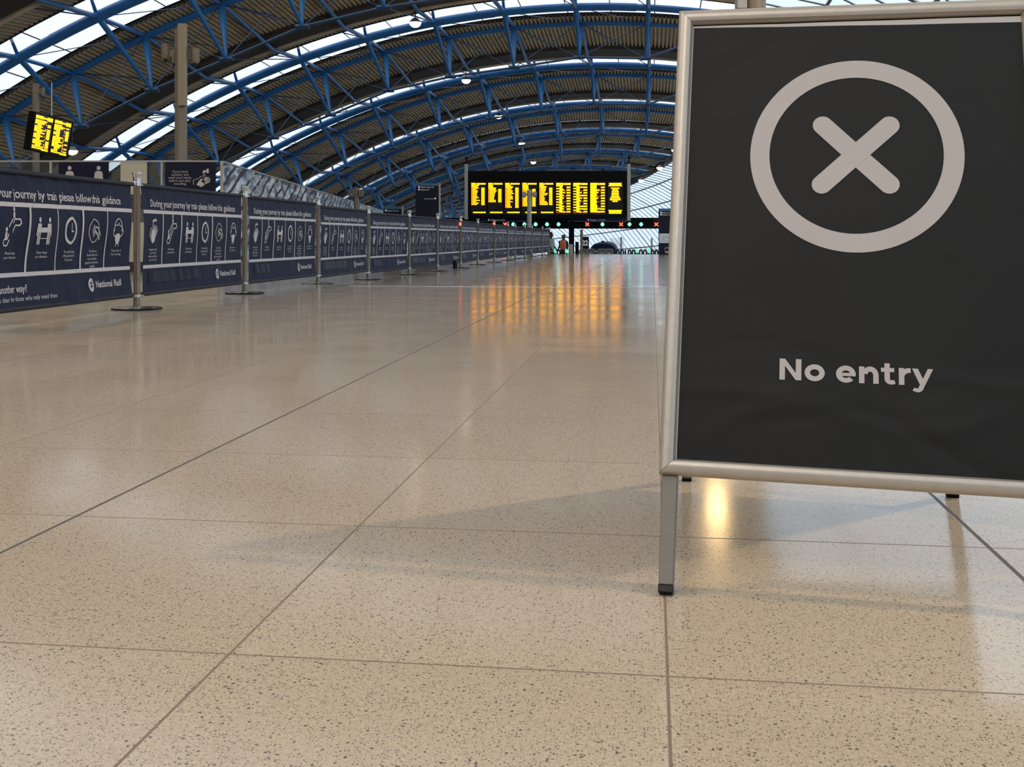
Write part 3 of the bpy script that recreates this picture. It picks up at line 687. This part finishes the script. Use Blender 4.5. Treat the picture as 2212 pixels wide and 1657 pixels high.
P0 = at(-250, 347, 20); P1 = at(470, 347, 20); P2_ = at(828, 455, 58)
balustrade(P0, P1, P1.z, 6, M_clear, 'glass balustrade behind the near banners, carrying the navy posters', True)
bal2 = balustrade((P1.x+.05, P1.y+.1), P2_, P1.z, 14, M_paintrefl, 'long balustrade with blue film glass and painted streaks of roof reflection, receding behind the banner line', False)
_d = (Vector((P2_.x, P2_.y, 0))-Vector((P1.x+.05, P1.y+.1, 0))).normalized(); _r = (552-CX)/F
_t = (_r*(P1.y+.1)-(P1.x+.05))/(_d.x-_r*_d.y); _D = P1.y+.1+_d.y*_t; _z = at(552, 401, _D).z-bal2.location.z
m = MB(); fr_ = lambda a, b: Vector((_t+a, -.012, _z+b)); ring2(m, fr_, 0, 0, .72, .23, .05, 36); stroke2(m, fr_, [(0, .13), (0, 0), (.30, -.03)], .03)
m.build('clock_motif', M_print, bal2)
def px_panel(name, x0, y0, x1, y1, D, m, depth=.02, parent=None):
    a, b = at(x0, y0, D), at(x1, y1, D); c = (a+b)/2
    mb = MB(); mb.box((0, 0, 0), (b.x-a.x, depth, a.z-b.z)); o = mb.build(name, m, parent)
    o.location = c if parent is None else (0, 0, 0)
    return o, c
def pfn(x, y, D, c):   # picture position on a frontal sign at distance D, relative to c
    p = at(x, y, D); return Vector((p.x-c.x, p.y-c.y, p.z-c.z))
# two-person distance poster
r = empty('distancing_poster', at(181, 385, 19.93), 0, 'navy poster showing two pale standing figures, on the balustrade glass', 'poster')
c = r.location
MB().box((0, .0, 0), (108/F*19.93, .012, 70/F*19.93)).build('sheet', M_signnavy, r)
mb = MB(); D_ = 19.92; g = lambda x, y: pfn(x, y, D_, c)
for hx in (150.3, 213):
    disc2(mb, g, hx, 363, 4.3, 4.5); poly2(mb, g, [(hx-9.5, 384), (hx-8.5, 373), (hx-5, 369.5), (hx+5, 369.5), (hx+8.5, 373), (hx+9.5, 384), (hx+9.5, 396), (hx-9.5, 396)])
    poly2(mb, g, [(hx-6, 396), (hx+6, 396), (hx+6, 416), (hx-6, 416)])
mb.build('print', M_print, r)
r = empty('notice_panel', at(289, 385, 19.93), 0, 'blank pale green-beige panel between the two navy posters on the balustrade', 'panel')
MB().box((0, 0, 0), (57/F*19.93, .012, 70/F*19.93)).build('sheet', M_beige, r); MB().box((0, -.008, .28), (57/F*19.93+.01, .006, .012)).build('clip_strip', M_polel, r)
r = empty('hand_washing_poster', at(411.5, 385, 19.93), 0, 'navy poster with washing hands and a tap, at the corner of the balustrade', 'poster'); c = r.location
MB().box((0, 0, 0), (109/F*19.93, .012, 70/F*19.93)).build('sheet', M_signnavy, r)
mb = MB(); g = lambda x, y: pfn(x, y, D_, c)
for i, ln in enumerate(['Carry hand', 'sanitiser and', 'wash your hands', 'before and after', 'travelling']):
    add_text(mb, ln, .062, lambda a, b, i=i: Vector((a, -.01, b))+pfn(389, 373+6.6*i, 19.93, c), align='CENTER')
poly2(mb, g, [(438, 368), (446, 368), (446, 364.5), (451, 364.5), (451, 374), (446, 374), (446, 372), (442, 372), (442, 375), (438, 375)])
for q in (-3, 0, 3): stroke2(mb, g, [(441+q*.6, 377), (440+q*1.3, 384)], .8)
poly2(mb, g, [(424, 399), (429, 392), (434, 386), (440, 388), (444, 394), (442, 400), (434, 404), (430, 402)])
for a, b in (((436, 392), (447, 383)), ((438, 393), (451, 383.5)), ((440, 395), (454, 387)), ((441, 398), (453, 392))): stroke2(mb, g, [a, b], 2.4)
stroke2(mb, g, [(418, 399), (418, 389), (428, 386), (434, 381)], 1.2)
mb.build('print', M_print, r)

# ------------------------------------------------------------------ poles with cameras and speakers
def dome_camera(par, p, r, h):
    MB().lathe([(0, h/2), (r*.95, h/2), (r, h/2-.01), (r, -h/2), (r*.8, -h/2-.03)], 20, p).build('camera_housing', M_pole, par, True)
    MB().lathe([(r*.55, -h/2-.02), (r*.5, -h/2-.07), (r*.25, -h/2-.10), (0, -h/2-.105)], 16, p).build('camera_dome', M_glassdark, par, True)
def pole(x, D, ytop, r, label, m=M_pole, gzv=None):
    b = at(x, 512, D); z0_ = gz(b.x, b.y) if gzv is None else gzv; top = at(x, ytop, D).z
    o = empty('camera_pole', (b.x, b.y, z0_), 0, label, 'pole', 'poles with cameras'); H = top-z0_
    MB().lathe([(0, 0), (r*1.8, 0), (r*1.8, .02), (r, .03), (r, H-.02), (r*.9, H), (0, H)], 24).build('shaft', m, o, True)
    return o, H, (lambda X, Y: Vector((at(X, Y, D).x-b.x, 0, at(X, Y, D).z-z0_)))
o, H, L = pole(391, 22.4, 62, .125, 'tall beige pole with two camera domes and a column speaker, behind the banners')
a, b = L(391, 55), L(408, 231)
MB().box(((a.x+b.x)/2, -.17, (a.z+b.z)/2), (b.x-a.x, .13, a.z-b.z)).build('column_speaker', mat('speaker_grille', (.34, .29, .20), .6, 0, .05, 200), o, bevel=.012)
dome_camera(o, L(358.5, 110)+Vector((0, -.02, 0)), .088, .28); dome_camera(o, L(422, 119)+Vector((0, -.02, 0)), .088, .28); dome_camera(o, L(375.5, 127)+Vector((0, -.0, 0)), .045, .12)
a, b = L(358, 112), L(424, 120)
MB().box(((a.x+b.x)/2, 0, a.z-.03), (b.x-a.x-.05, .06, .14)).build('bracket', M_pole, o)
o, H, L = pole(77.5, 24.5, 181, .078, 'slim beige pole behind the small tilted departure screen, one camera dome')
a = L(93, 197); MB().box((a.x/2, 0, a.z), (a.x, .05, .10)).build('bracket', M_pole, o); dome_camera(o, a, .045, .16)
o, H, L = pole(770, 40, 405, .10, 'far pole topped by four camera housings, above the receding balustrade')
for X in (757, 764, 778, 783): dome_camera(o, L(X, 417)+Vector((0, -.1, 0)), .055, .24)
a, b = L(757, 414), L(783, 414); MB().box(((a.x+b.x)/2, 0, a.z), (b.x-a.x, .06, .08)).build('bracket', M_pole, o)
o, H, L = pole(1143.5, 42, 410, .085, 'grey pole with two side speakers standing in front of the departure board', M_polel)
for sg in (-1, 1):
    c = L(1143.5+sg*11.5, 420.5); mb = MB(); mb.tube([c+Vector((-.075, -.03, 0)), c+Vector((.075, -.03, 0))], .11, 16); mb.build('speaker', M_polel, o, True)
a, b = L(1135, 420), L(1152, 420); MB().box((0, 0, a.z), (b.x-a.x, .06, .09)).build('bracket', M_polel, o)
o, H, L = pole(1632, 12.4, -60, .118, 'thick grey-beige pole rising behind the top edge of the no entry sign', M_pole)
a, b = L(1588, 8), L(1609, 60)
MB().box(((a.x+b.x)/2, -.05, a.z), (b.x-a.x, .16, .16)).build('camera_box', mat('box_grey', (.40, .37, .35), .4), o, bevel=.01)
MB().box(((a.x+b.x)/2, -.05, a.z-.16), (b.x-a.x, .16, .14)).build('camera_box', mat('smoked_box', (.05, .055, .06), .25), o, bevel=.01)

# ------------------------------------------------------------------ departure boards
def led_panel(mb, fn, x0, x1, y0, kind, rs):
    R = lambda a, b, c, d: mb.grid([[fn(a, b), fn(c, b)], [fn(a, d), fn(c, d)]])
    W = x1-x0
    def words(a, b, y, h):
        x = a
        while x < b-.6:
            l = min(rs.uniform(1.6, 4.2), b-x); R(x, y, x+l, y+h); x += l+.45
    mb.mi = 0
    if kind[0] == 'list':
        n, head = kind[1], kind[2]
        R(x0, y0, x0+W*.30, y0+3.6); words(x0+W*.36, x1, y0+.3, 3.1)
        y = y0+4.3
        for i in range(head): words(x0, x0+W*rs.uniform(.32, .58), y, 2.1); y += 2.9
        ya = y
        for i in range(n):
            mb.mi = 0; words(x0+3.2, x0+W*rs.choice((.34, .38, .42, .46, .52, .60)), y, 1.9); R(x0+W*.70, y, x0+W*.93, y+2.1); y += 2.95
        mb.mi = 1; R(x0, ya, x0+2.6, y-.8); mb.mi = 0
        words(x0+W*rs.uniform(.08, .22), x1, 487.0-29.5, 2.7)
    elif kind[0] == 'full':
        R(x0, y0, x0+W*.52, y0+4.2); R(x0+W*.56, y0+.3, x1, y0+4.2); y = y0+5.0; i = 0
        while y < 458.0:
            mb.mi = 0
            if i % 2 == 0: R(x0, y, x0+W*.20, y+2.4)
            words(x0+W*.22 if kind[1] else x0, x0+W*rs.choice((.42, .48, .55, .62, .72) if i % 2 else (.42, .45)), y, 2.5)
            if i % 2: R(x0+W*.72, y, x1-.5, y+3.0)
            if i % 4 == 3: mb.mi = 1; R(x0+W*.4, y+3.1, x0+W*.72, y+3.5)
            y += 2.93; i += 1
        mb.mi = 1; R(x0, 458.4, x1, 459.0)
    else:
        cxm = (x0+x1)/2
        R(x0+1.8, y0, x1-1.5, y0+5.2); R(x0, y0+5.6, x1, y0+7.0); y = y0+10
        for hw in (9.2, 6, 7.6, 7.8, 8, 8.8, 10.8, 11.6, 6.0): words(cxm-hw, cxm+hw, y, 2.5); y += 3.55
        R(x0, 453.8, x1, 455.2); R(x0+1.6, 455.2, x1-2, 461.5)
BD = 47.0; cB = at(1183, 421, BD)
db = empty('departure_board', cB, 0, 'wide black departure board with nine columns of amber text over the gates', 'departure board')
g = lambda x, y: pfn(x, y, BD-.17, cB)
a, b = pfn(1010.5, 369.5, BD, cB), pfn(1354, 470.4, BD, cB)
MB().box((0, 0, (a.z+b.z)/2), (b.x-a.x, .3, a.z-b.z)).build('case', M_blackm, db, bevel=.02)
rs = random.Random(3)
for i, (xa, xb, kd) in enumerate([(1018.3, 1049, ('list', 13, 2)), (1055, 1085.3, ('list', 10, 3)), (1091.6, 1122.3, ('list', 15, 2)), (1128.5, 1159, ('list', 13, 3)), (1165.3, 1195.2, ('list', 13, 2)),
                                  (1201.6, 1232.6, ('full', 1)), (1238.5, 1269, ('full', 1)), (1275.3, 1307, ('full', 0)), (1314, 1344, ('note', 0))]):
    pm = MB(); led_panel(pm, g, xa, xb, 395.3, kd, rs)
    pn = MB().box(pfn((xa+xb)/2, 428, BD-.155, cB), ((xb-xa+3)/F*BD, .012, 72/F*BD)).build('display_panel', M_black, db)
    pm.build('amber_text', [M_led, M_ledo], pn)
for x, y0, y1 in ((1007.2, 354.5, 474), (1358, 354, 477)):
    a, b = pfn(x, y0, BD-.1, cB), pfn(x, y1, BD-.1, cB); MB().box((a+b)/2, (7.2/F*BD, .16, a.z-b.z)).build('side_post', M_polel, db, bevel=.01)
    MB().box(a+Vector((0, 0, .13)), (.05, .05, .22)).box(a+Vector((.02, 0, .27)), (.14, .12, .09)).build('top_camera', M_blackm, db)
# supporting column below the board
oc = MB(); a = at(1234.5, 478, 50.0)
oc.box((0, 0, (a.z-LOW)/2), (11/F*50, .24, a.z-LOW)); o = oc.build('support_column', M_blackm, None, bevel=.01); o.location = (a.x, a.y, LOW); tag(o, 'black column holding up the gate line beam below the departure board', 'column')
# small tilted double screen on the left
sp_, st_, sr_, SW = 1.287, .111, -.079, 1.06; SH = SW*.66
r_ = Vector((math.cos(sp_), math.sin(sp_), 0)); n_ = Vector((math.sin(sp_), -math.cos(sp_), 0)); Z_ = Vector((0, 0, 1))
n2_ = n_*math.cos(st_)-Z_*math.sin(st_); u2_ = Z_*math.cos(st_)+n_*math.sin(st_)
r3_ = r_*math.cos(sr_)+u2_*math.sin(sr_); u3_ = u2_*math.cos(sr_)-r_*math.sin(sr_)
sb = empty('departure_screen', (-8.464, 20.0, CH+1.866), 0, 'small tilted double departure screen with amber text, hanging at the far left', 'departure screen')
Ms = Matrix((r3_, -n2_, u3_)).transposed()
MB().box(Ms @ Vector((0, .06, 0)), (SW, .12, SH), Ms).build('case', M_blackm, sb)
rs = random.Random(11)
for side in (-1, 1):
    pm = MB(); xa = -.475 if side < 0 else .03; xb = xa+.445
    def R(a, b, c, d): pm.grid([[Ms @ Vector((a, -.006, b)), Ms @ Vector((c, -.006, b))], [Ms @ Vector((a, -.006, d)), Ms @ Vector((c, -.006, d))]])
    R(xa+.0, .30, xa+.20, .245); R(xa+.20, .285, xb, .255); R(xb-.14, .30, xb, .235)
    z = .225; i = 0
    while z > -.255:
        if rs.random() < .62: R(xa, z, xa+.065, z-.024)
        R(xa+.07, z, xa+rs.choice((.17, .21, .24, .28)), z-.020); 
        if rs.random() < .55: R(xb-.16, z-.004, xb-.14, z-.018)
        if rs.random() < .6: R(xb-.115, z, xb-.03, z-.022)
        z -= .0275; i += 1
    R(xa, -.275, xa+.27, -.298); R(xa+.25, -.28, xb-.02, -.312)
    pn = MB().box(Ms @ Vector(((xa+xb)/2, .0, 0)), (.47, .008, SH-.04), Ms).build('display_panel', mat('display_brown_black', (.02, .008, .004), .3), sb)
    pm.build('amber_text', M_led, pn)
for dx in (.0,):
    p = Ms @ Vector((dx, .06, SH/2)); MB().tube([p, p+Vector((0, 0, .62))], .012, 6).build('hanger_wire', M_polel, sb)

# ------------------------------------------------------------------ direction signs
def totem(x0, x1, y0, D, lab, texts, gzv, extra=None, edge=True):
    a = at(x0, y0, D); b = at(x1, y0, D); H = a.z-gzv; W = b.x-a.x; o = empty('direction_sign', ((a.x+b.x)/2, D, gzv), 0, lab, 'sign')
    MB().box((0, 0, (H-.11)/2), (W, .16, H-.11)).build('panel', M_signnavy, o, bevel=.01)
    MB().box((0, 0, H-.055), (W, .18, .11)).build('top_strip', M_tealstrip, o, bevel=.01)
    if edge: MB().box((W/2+.03, 0, H/2), (.055, .17, H)).build('edge_post', M_polel, o)
    mb = MB(); f_ = lambda px, py: Vector((at(px, 512, D).x-(a.x+b.x)/2, -.086, at(CX, py, D).z-gzv))
    for tx, px, py, sz, wd, ic in texts:
        add_text(mb, tx, sz*D/F*1.35, lambda p, q: f_(px, py)+Vector((p, 0, q)), width=wd/F*D)
        for ix in ic: mb.grid([[f_(ix-1.7, py-3.4), f_(ix+1.7, py-3.4)], [f_(ix-1.7, py), f_(ix+1.7, py)]])
    mb.build('lettering', M_signtext, o)
    return o, f_, H, W
totem(898, 948, 396, 41, 'tall navy direction sign with platform lines, left of the departure board', [('Platforms 20 to 22', 909, 406, 2.8, 28, (905.5,)), ('Platform 24', 909, 411.4, 2.8, 18, (905.5,)), ('To Concourse exit', 916, 430.6, 2.3, 21, (940.5,))], -.9)
totem(829, 868, 446, 43, 'low navy direction sign peeping over the banners, left of the tall one', [('Platforms 20 to 24', 837, 456.5, 2.4, 24, (834,))], -.9)
o, f_, H, W = totem(1423, 1466, 450.5, 43, 'navy information totem with map and face mask picture, beside the no entry sign', [('Platforms 20 to 22', 1430.5, 461, 2.6, 29, (1427.5,)), ('Platform 24', 1430.5, 465.4, 2.6, 18, (1427.5,))], floor_z(43*CP+15*.13*0+.0) , edge=False)
mp = MB(); mp.grid([[f_(1423.6, 504.5), f_(1448, 504.5)], [f_(1423.6, 525), f_(1448, 525)]]); mpo = mp.build('map_panel', M_white, o)
q = MB(); lf = lambda x, y: f_(x, y)+Vector((0, -.006, 0))
ring2(q, lf, 1440, 517, 9, 8, .8, 16, PI*1.05, PI*1.95); stroke2(q, lf, [(1432, 514), (1432, 521)], .7); stroke2(q, lf, [(1432, 514), (1446, 513)], .7); stroke2(q, lf, [(1446, 513), (1446, 521)], .7); stroke2(q, lf, [(1428, 517), (1428, 521)], .9); stroke2(q, lf, [(1435, 517), (1435, 521), (1443, 521), (1443, 517)], .5)
q.build('map_drawing', mat('map_ink', (.3, .38, .3), .6), mpo)
q = MB(); ring2(q, f_, 1440, 541, 5.6, 8, .9, 20, 0, -PI) if False else ring2(q, f_, 1440, 540, 5.6, 6.5, .9, 24, PI, 2*PI); stroke2(q, f_, [(1435, 538), (1438, 537), (1440, 535.5), (1445, 538)], .8); poly2(q, f_, [(1435.5, 541), (1440, 543), (1444.5, 541), (1443.5, 547), (1436.5, 547)])
q.build('mask_print', M_whitep, o)

# ------------------------------------------------------------------ gate line
GD = 51.0
gb = empty('gate_line_beam', (at(1210, 485, GD).x, GD, LOW), 0, 'long black overhead beam above the ticket gates with lit red and green signals', 'beam')
cG = gb.location; g = lambda x, y, d=0: pfn(x, y, GD-.16+d, cG)
def gbox(name, x0, y0, x1, y1, dep, m, par, dy=0):
    a, b = pfn(x0, y0, GD, cG), pfn(x1, y1, GD, cG); return MB().box(((a.x+b.x)/2, dy, (a.z+b.z)/2), (b.x-a.x, dep, a.z-b.z)).build(name, m, par)
gbox('beam', 700, 474, 1500, 494, .30, M_blackm, gb); gbox('upper_casing', 700, 470.5, 1424, 477, .34, M_blackm, gb); 
sg1 = gbox('sign_strip', 1038, 470.8, 1138, 477.6, .05, M_signnavy, gb, -.20); sg2 = gbox('sign_strip', 1227, 470.8, 1353, 477.8, .05, M_signnavy, gb, -.20); sg3 = gbox('sign_strip', 1408, 470.4, 1440, 477.6, .05, M_signnavy, gb, -.20)
for tx, px, wd, par in (('Platforms 21 and 22', 1060, 30, sg1), ('Wide gate  1, 2, 19 to 22', 1275, 32, sg2)):
    mb = MB(); add_text(mb, tx, .085, lambda p, q: pfn(px, 476.4, GD-.235, cG)+Vector((p, 0, q)), width=wd/F*GD); e_ = lambda x, y: pfn(x, y, GD-.235, cG); disc2(mb, e_, px-4, 474.9, 1.6, 1.8, 12); mb.build('lettering', M_signtext, par)
gbox('edge_line', 1038, 477.8, 1138, 478.4, .06, M_polel, gb, -.2); gbox('edge_line', 1227, 478.0, 1353, 478.6, .06, M_polel, gb, -.2)
f2g = lambda x, y: pfn(x, y, GD-.17, cG)
for x in (796, 884, 945, 1108.6, 1132.8, 1157, 1181.7, 1206.6, 1301.5, 1359.8, 1384.9):
    m = MB(); poly2(m, f2g, [(x, 480.2), (x+2.2, 481.6), (x+4.2, 484.6), (x+2.2, 487.6), (x, 489), (x-2.2, 487.6), (x-4.2, 484.6), (x-2.2, 481.6)]); m.build('green_signal', M_ledg, gb)
for x in (1091, 1268.5, 1341.7, 1417.7):
    m = MB(); stroke2(m, f2g, [(x-3.2, 481.5), (x+3.2, 487.7)], 2.0); stroke2(m, lambda a, b: f2g(a, b)+Vector((0, -.004, 0)), [(x-3.2, 487.7), (x+3.2, 481.5)], 2.0); m.build('red_signal', M_ledr, gb)
for x in (760, 1500): a = pfn(x, 494, GD, cG); MB().box((a.x, 0, a.z/2), (.2, .2, a.z)).build('beam_leg', M_blackm, gb)

M_gate = mat('dark_gate_cabinet', (.012, .014, .022), .3)
M_paddle = mat('gate_paddle_frame', (.30, .30, .22), .4)
def gate_hoop():
    r = empty('ticket_gate'); mb = MB()
    pts = [(-.055, 0, .0), (-.062, 0, .95), (-.058, 0, 1.04), (-.035, 0, 1.10), (0, 0, 1.12), (.035, 0, 1.10), (.058, 0, 1.04), (.062, 0, .95), (.055, 0, 0)]
    mb.tube(pts, .040, 8); mb.build('hoop', M_gate, r, True); MB().box((0, .55, .45), (.15, 1.3, .9)).build('cabinet', M_gate, r, bevel=.03)
    MB().box((0, -.12, .35), (.13, .08, .7)).build('front_panel', M_steel, r, bevel=.02); return r
gh = gate_hoop(); first = True
xs_g = [1206.8, 1215.6, 1334.3, 1343.8, 1360, 1368.9, 1384.5, 1393.3, 1409.6, 1418.4]
for i, x in enumerate(xs_g):
    o = gh if first else copy_tree(gh); first = False; a = at(x, 540, 50.4); zt = at(x, 538.6, 50.4).z
    o.location = (a.x, 50.4, LOW); o.scale = (1, 1, (zt-LOW)/1.15); tag(o, 'dark hooped ticket gate, %s from the left of the gate line' % ordn[i], 'ticket gate', 'ticket gates')
def gate_light(green):
    r = empty('gate_light_post'); MB().box((0, 0, .5), (.12, .12, 1.0)).build('body', M_gate, r, bevel=.02)
    MB().lathe([(.0, 1.22), (.03, 1.21), (.035, 1.12), (.04, 1.0)], 12).build('top_light', mat('green_gate_light', (0, .1, .04), .5, emit=(.1, 1, .4), es=3.5) if green else M_black, r, True)
    MB().box((0, -.065, .86), (.10, .01, .14)).build('reader', mat('reader_glow', (.5, .4, .2), .4, emit=(1, .66, .3), es=1.6), r); return r
gg = gate_light(True); gn = gate_light(False); ug = un = False
for i, (x, gr) in enumerate([(1198.7, 1), (1222.4, 1), (1286, 0), (1326, 0), (1351, 0), (1376, 1), (1401, 1)]):
    if gr: o = copy_tree(gg) if ug else gg; ug = True
    else: o = copy_tree(gn) if un else gn; un = True
    a = at(x, 540, 50.0); zt = at(x, 537 if gr else 539, 50.0).z; o.location = (a.x, 50.0, LOW); o.scale = (1, 1, (zt-LOW)/1.22)
    tag(o, 'slim gate post with %s top and glowing reader, %s from the left' % ('green lit' if gr else 'dark', ordn[i]), 'gate post', 'gate posts with card readers')
def paddle():
    r = empty('wide_gate_paddle'); mb = MB(); w_, h_ = .18, .20; pts = []
    for k in range(25):
        a = 2*PI*k/24; ca, sa = math.cos(a), math.sin(a); pts.append((w_*math.copysign(abs(ca)**.4, ca), 0, .86+h_*math.copysign(abs(sa)**.4, sa)))
    mb.tube(pts, .020, 6, False); mb.build('rim', M_paddle, r, True)
    MB().box((0, .005, .86), (.32, .01, .36)).build('glass', M_greyband, r); MB().box((0, -.01, .86), (.2, .012, .10)).build('notice', M_paddle, r)
    MB().box((0, .02, .33), (.06, .06, .66)).build('stand', M_paddle, r); return r
pd = paddle()
for i, x in enumerate((1260, 1276, 1299.7, 1316)):
    o = pd if i == 0 else copy_tree(pd); a = at(x, 540, 49.4); zt = at(x, 537.5, 49.4).z; o.location = (a.x, 49.4, LOW); o.scale = (1, 1, (zt-LOW)/1.07)
    tag(o, 'rounded pale-rimmed wide gate paddle, %s from the left' % ordn[i], 'gate paddle', 'wide gate paddles')
# posts and boxes by the gates
def simple_post(x, y, D, wpx, m, lab, name='post', cat='post', dep=None, z0=LOW):
    a = at(x, y, D); H = a.z-z0; w__ = wpx/F*D; o = MB().box((0, 0, H/2), (w__, dep or w__, H)).build(name, m, None, bevel=.012); o.location = (a.x, D, z0); tag(o, lab, cat); return o
simple_post(1256.2, 496, 48.3, 5.6, M_pole, 'brown-beige post standing before the platform number sign', 'gate_post')
simple_post(1341.8, 512, 56, 3.6, M_polel, 'slim pale post behind the gates, left one of two', 'slim_post'); simple_post(1407.8, 514, 56, 3.6, M_polel, 'slim pale post behind the gates, right one of two', 'slim_post')
simple_post(1233.8, 527.5, 49.0, 8, M_beige, 'beige bin-like cabinet at the foot of the black column', 'cabinet', 'cabinet')
simple_post(1246.5, 522.5, 49.6, 6.5, M_blackm, 'dark cabinet beside the brown-beige post', 'cabinet', 'cabinet', .4)
ps_ = empty('platform_number_sign', (at(1263.5, 512, 52).x, 52, LOW), 0, 'navy platform sign with a large white number 22', 'sign'); H = at(1260, 511, 52).z-LOW; W = 17/F*52
MB().box((0, 0, (H-.05)/2), (W, .12, H-.05)).build('panel', M_signnavy, ps_); MB().box((0, 0, H-.025), (W, .13, .05)).build('top_strip', M_tealstrip, ps_)
m = MB(); add_text(m, '22', .34, lambda a, b: Vector((-.13+a, -.065, H-.42+b)), width=.27, offset=.012); m.build('number', M_signtext, ps_)

# train front beyond the gates
tr_ = empty('train', (at(1303.5, 512, 118).x, 118, -3.3), -.10, 'navy train front with a rounded roof standing beyond the gates', 'train')
zt = at(1300, 523.5, 118).z+3.3; hw = 28.8/F*118
sec = lambda k, dz: [(k*x, z-dz) for x, z in [(-hw*.98, .5), (-hw, 1.6), (-hw*1.0, zt*.74), (-hw*.93, zt*.85), (-hw*.72, zt*.94), (-hw*.38, zt*.99), (0, zt), (hw*.38, zt*.99), (hw*.72, zt*.94), (hw*.93, zt*.85), (hw*1.0, zt*.74), (hw, 1.6), (hw*.98, .5)]]
mb = MB(); rows = [[(x, y, z) for x, z in sec(k, dz)] for y, k, dz in ((0, .90, .16), (.25, .97, .05), (.7, 1, 0), (22, 1, 0))]; mb.grid(rows); mb.face(rows[0]); mb.build('body', M_train, tr_, True)
MB().grid([[(x*.86, -.01, z) for x in (-hw*.8, 0, hw*.8)] for z in (zt*.62, zt*.80)]).build('windscreen', M_glassdark, tr_)
MB().box((0, -.02, zt*.60), (hw*1.5, .03, .06)).build('nose_stripe', M_polel, tr_)
MB().box((-.1, 1.5, zt+.07), (.4, .5, .14)).build('roof_horn', M_blackm, tr_)
for sx_, mm in ((-.55, M_ledg), (.62, M_ledr)): MB().box((hw*sx_, -.03, zt*.70), (.10, .03, .07)).build('signal_lamp', mm, tr_)
wb_ = MB().box((0, 1.2, 1.9), (1.7, 2.4, 3.8)).build('white_block', M_white, None, bevel=.05); wb_.location = (at(1335, 512, 143).x, 143, -3.3); tag(wb_, 'plain white cabin beyond the gates, right of the train front', 'block')  # plain white box standing for a white patch

# ------------------------------------------------------------------ people by the gates
def person(loc, rz, h, top_m, leg_m, hair_m, lab, arm_bend, vest=None, bag=False):
    r = empty('person', loc, rz, lab, 'person', None); k = h/1.75
    me = bpy.data.meshes.new('body'); V = [(0, 0, .95), (0, 0, 1.15), (0, .0, 1.38), (0, .01, 1.50), (0, -.01, 1.56), (0, -.01, 1.66),
        (.10, 0, .88), (.11, -.02, .48), (.12, .02, .07), (.13, -.12, .03), (-.10, 0, .88), (-.11, .03, .48), (-.12, .06, .07), (-.13, -.08, .03),
        (.19, 0, 1.42), (.25, .03, 1.16), (.22, -.14+arm_bend, .98), (.20, -.20+arm_bend, .93), (-.19, 0, 1.42), (-.25, .03, 1.16), (-.20, -.16+arm_bend, 1.0), (-.17, -.23+arm_bend, .96)]
    Eg = [(0, 1), (1, 2), (2, 3), (3, 4), (4, 5), (0, 6), (6, 7), (7, 8), (8, 9), (0, 10), (10, 11), (11, 12), (12, 13), (2, 14), (14, 15), (15, 16), (16, 17), (2, 18), (18, 19), (19, 20), (20, 21)]
    Rd = [.155, .15, .165, .065, .06, .10, .10, .068, .045, .04, .10, .068, .045, .04, .062, .048, .036, .038, .062, .048, .036, .038]
    me.from_pydata([tuple(c*k for c in v) for v in V], Eg, []); o = bpy.data.objects.new('body', me); col.objects.link(o); o.parent = r
    md = o.modifiers.new('skin', 'SKIN'); sv = me.skin_vertices[0].data
    for i, q in enumerate(Rd): sv[i].radius = (q*k, q*k*(.75 if i < 3 else 1))
    sv[0].use_root = True; o.modifiers.new('sub', 'SUBSURF').levels = 2; o.modifiers['sub'].render_levels = 2; me.materials.append(top_m)
    MB().lathe([(0, 1.775*k), (.06*k, 1.765*k), (.098*k, 1.71*k), (.106*k, 1.64*k), (.10*k, 1.585*k)], 16, (0, .02*k, 0)).build('hair', hair_m, r, True)
    MB().lathe([(0, 1.56*k), (.05*k, 1.55*k), (.07*k, 1.60*k), (.075*k, 1.66*k), (.0, 1.70*k)], 14, (0, -.045*k, 0)).build('face', M_skin, r, True)
    MB().tube([(0, -.115*k, 1.635*k), (0, -.135*k, 1.61*k)], .014*k, 6).build('nose', M_skin, r)
    if vest:
        rows = []
        for z, rx, ry in ((.90, .175, .135), (1.05, .165, .13), (1.25, .19, .14), (1.40, .20, .14), (1.49, .12, .10)): rows.append([(rx*k*math.cos(2*PI*i/20), ry*k*math.sin(2*PI*i/20), z*k) for i in range(20)])
        MB().grid(rows, True).build('vest', vest, r, True)
    if bag: MB().box((.0, .20, 1.22*k), (.26, .16, .42)).build('backpack', M_blackm, r, bevel=.04)
    return r
a = at(1190, 512, 51.5); person((a.x, 51.5, LOW), .9, 1.86, M_darkcloth, M_darkcloth, M_hair, 'person in dark clothes and pale waistcoat, half behind the last banner', 0, M_pale)
a = at(1217, 512, 54.5); person((a.x, 54.5, LOW), -.6, 1.74, M_darkcloth, M_darkcloth, M_hair, 'person in an orange high-visibility vest at the ticket gates, black hair', -.05, M_orange, True)
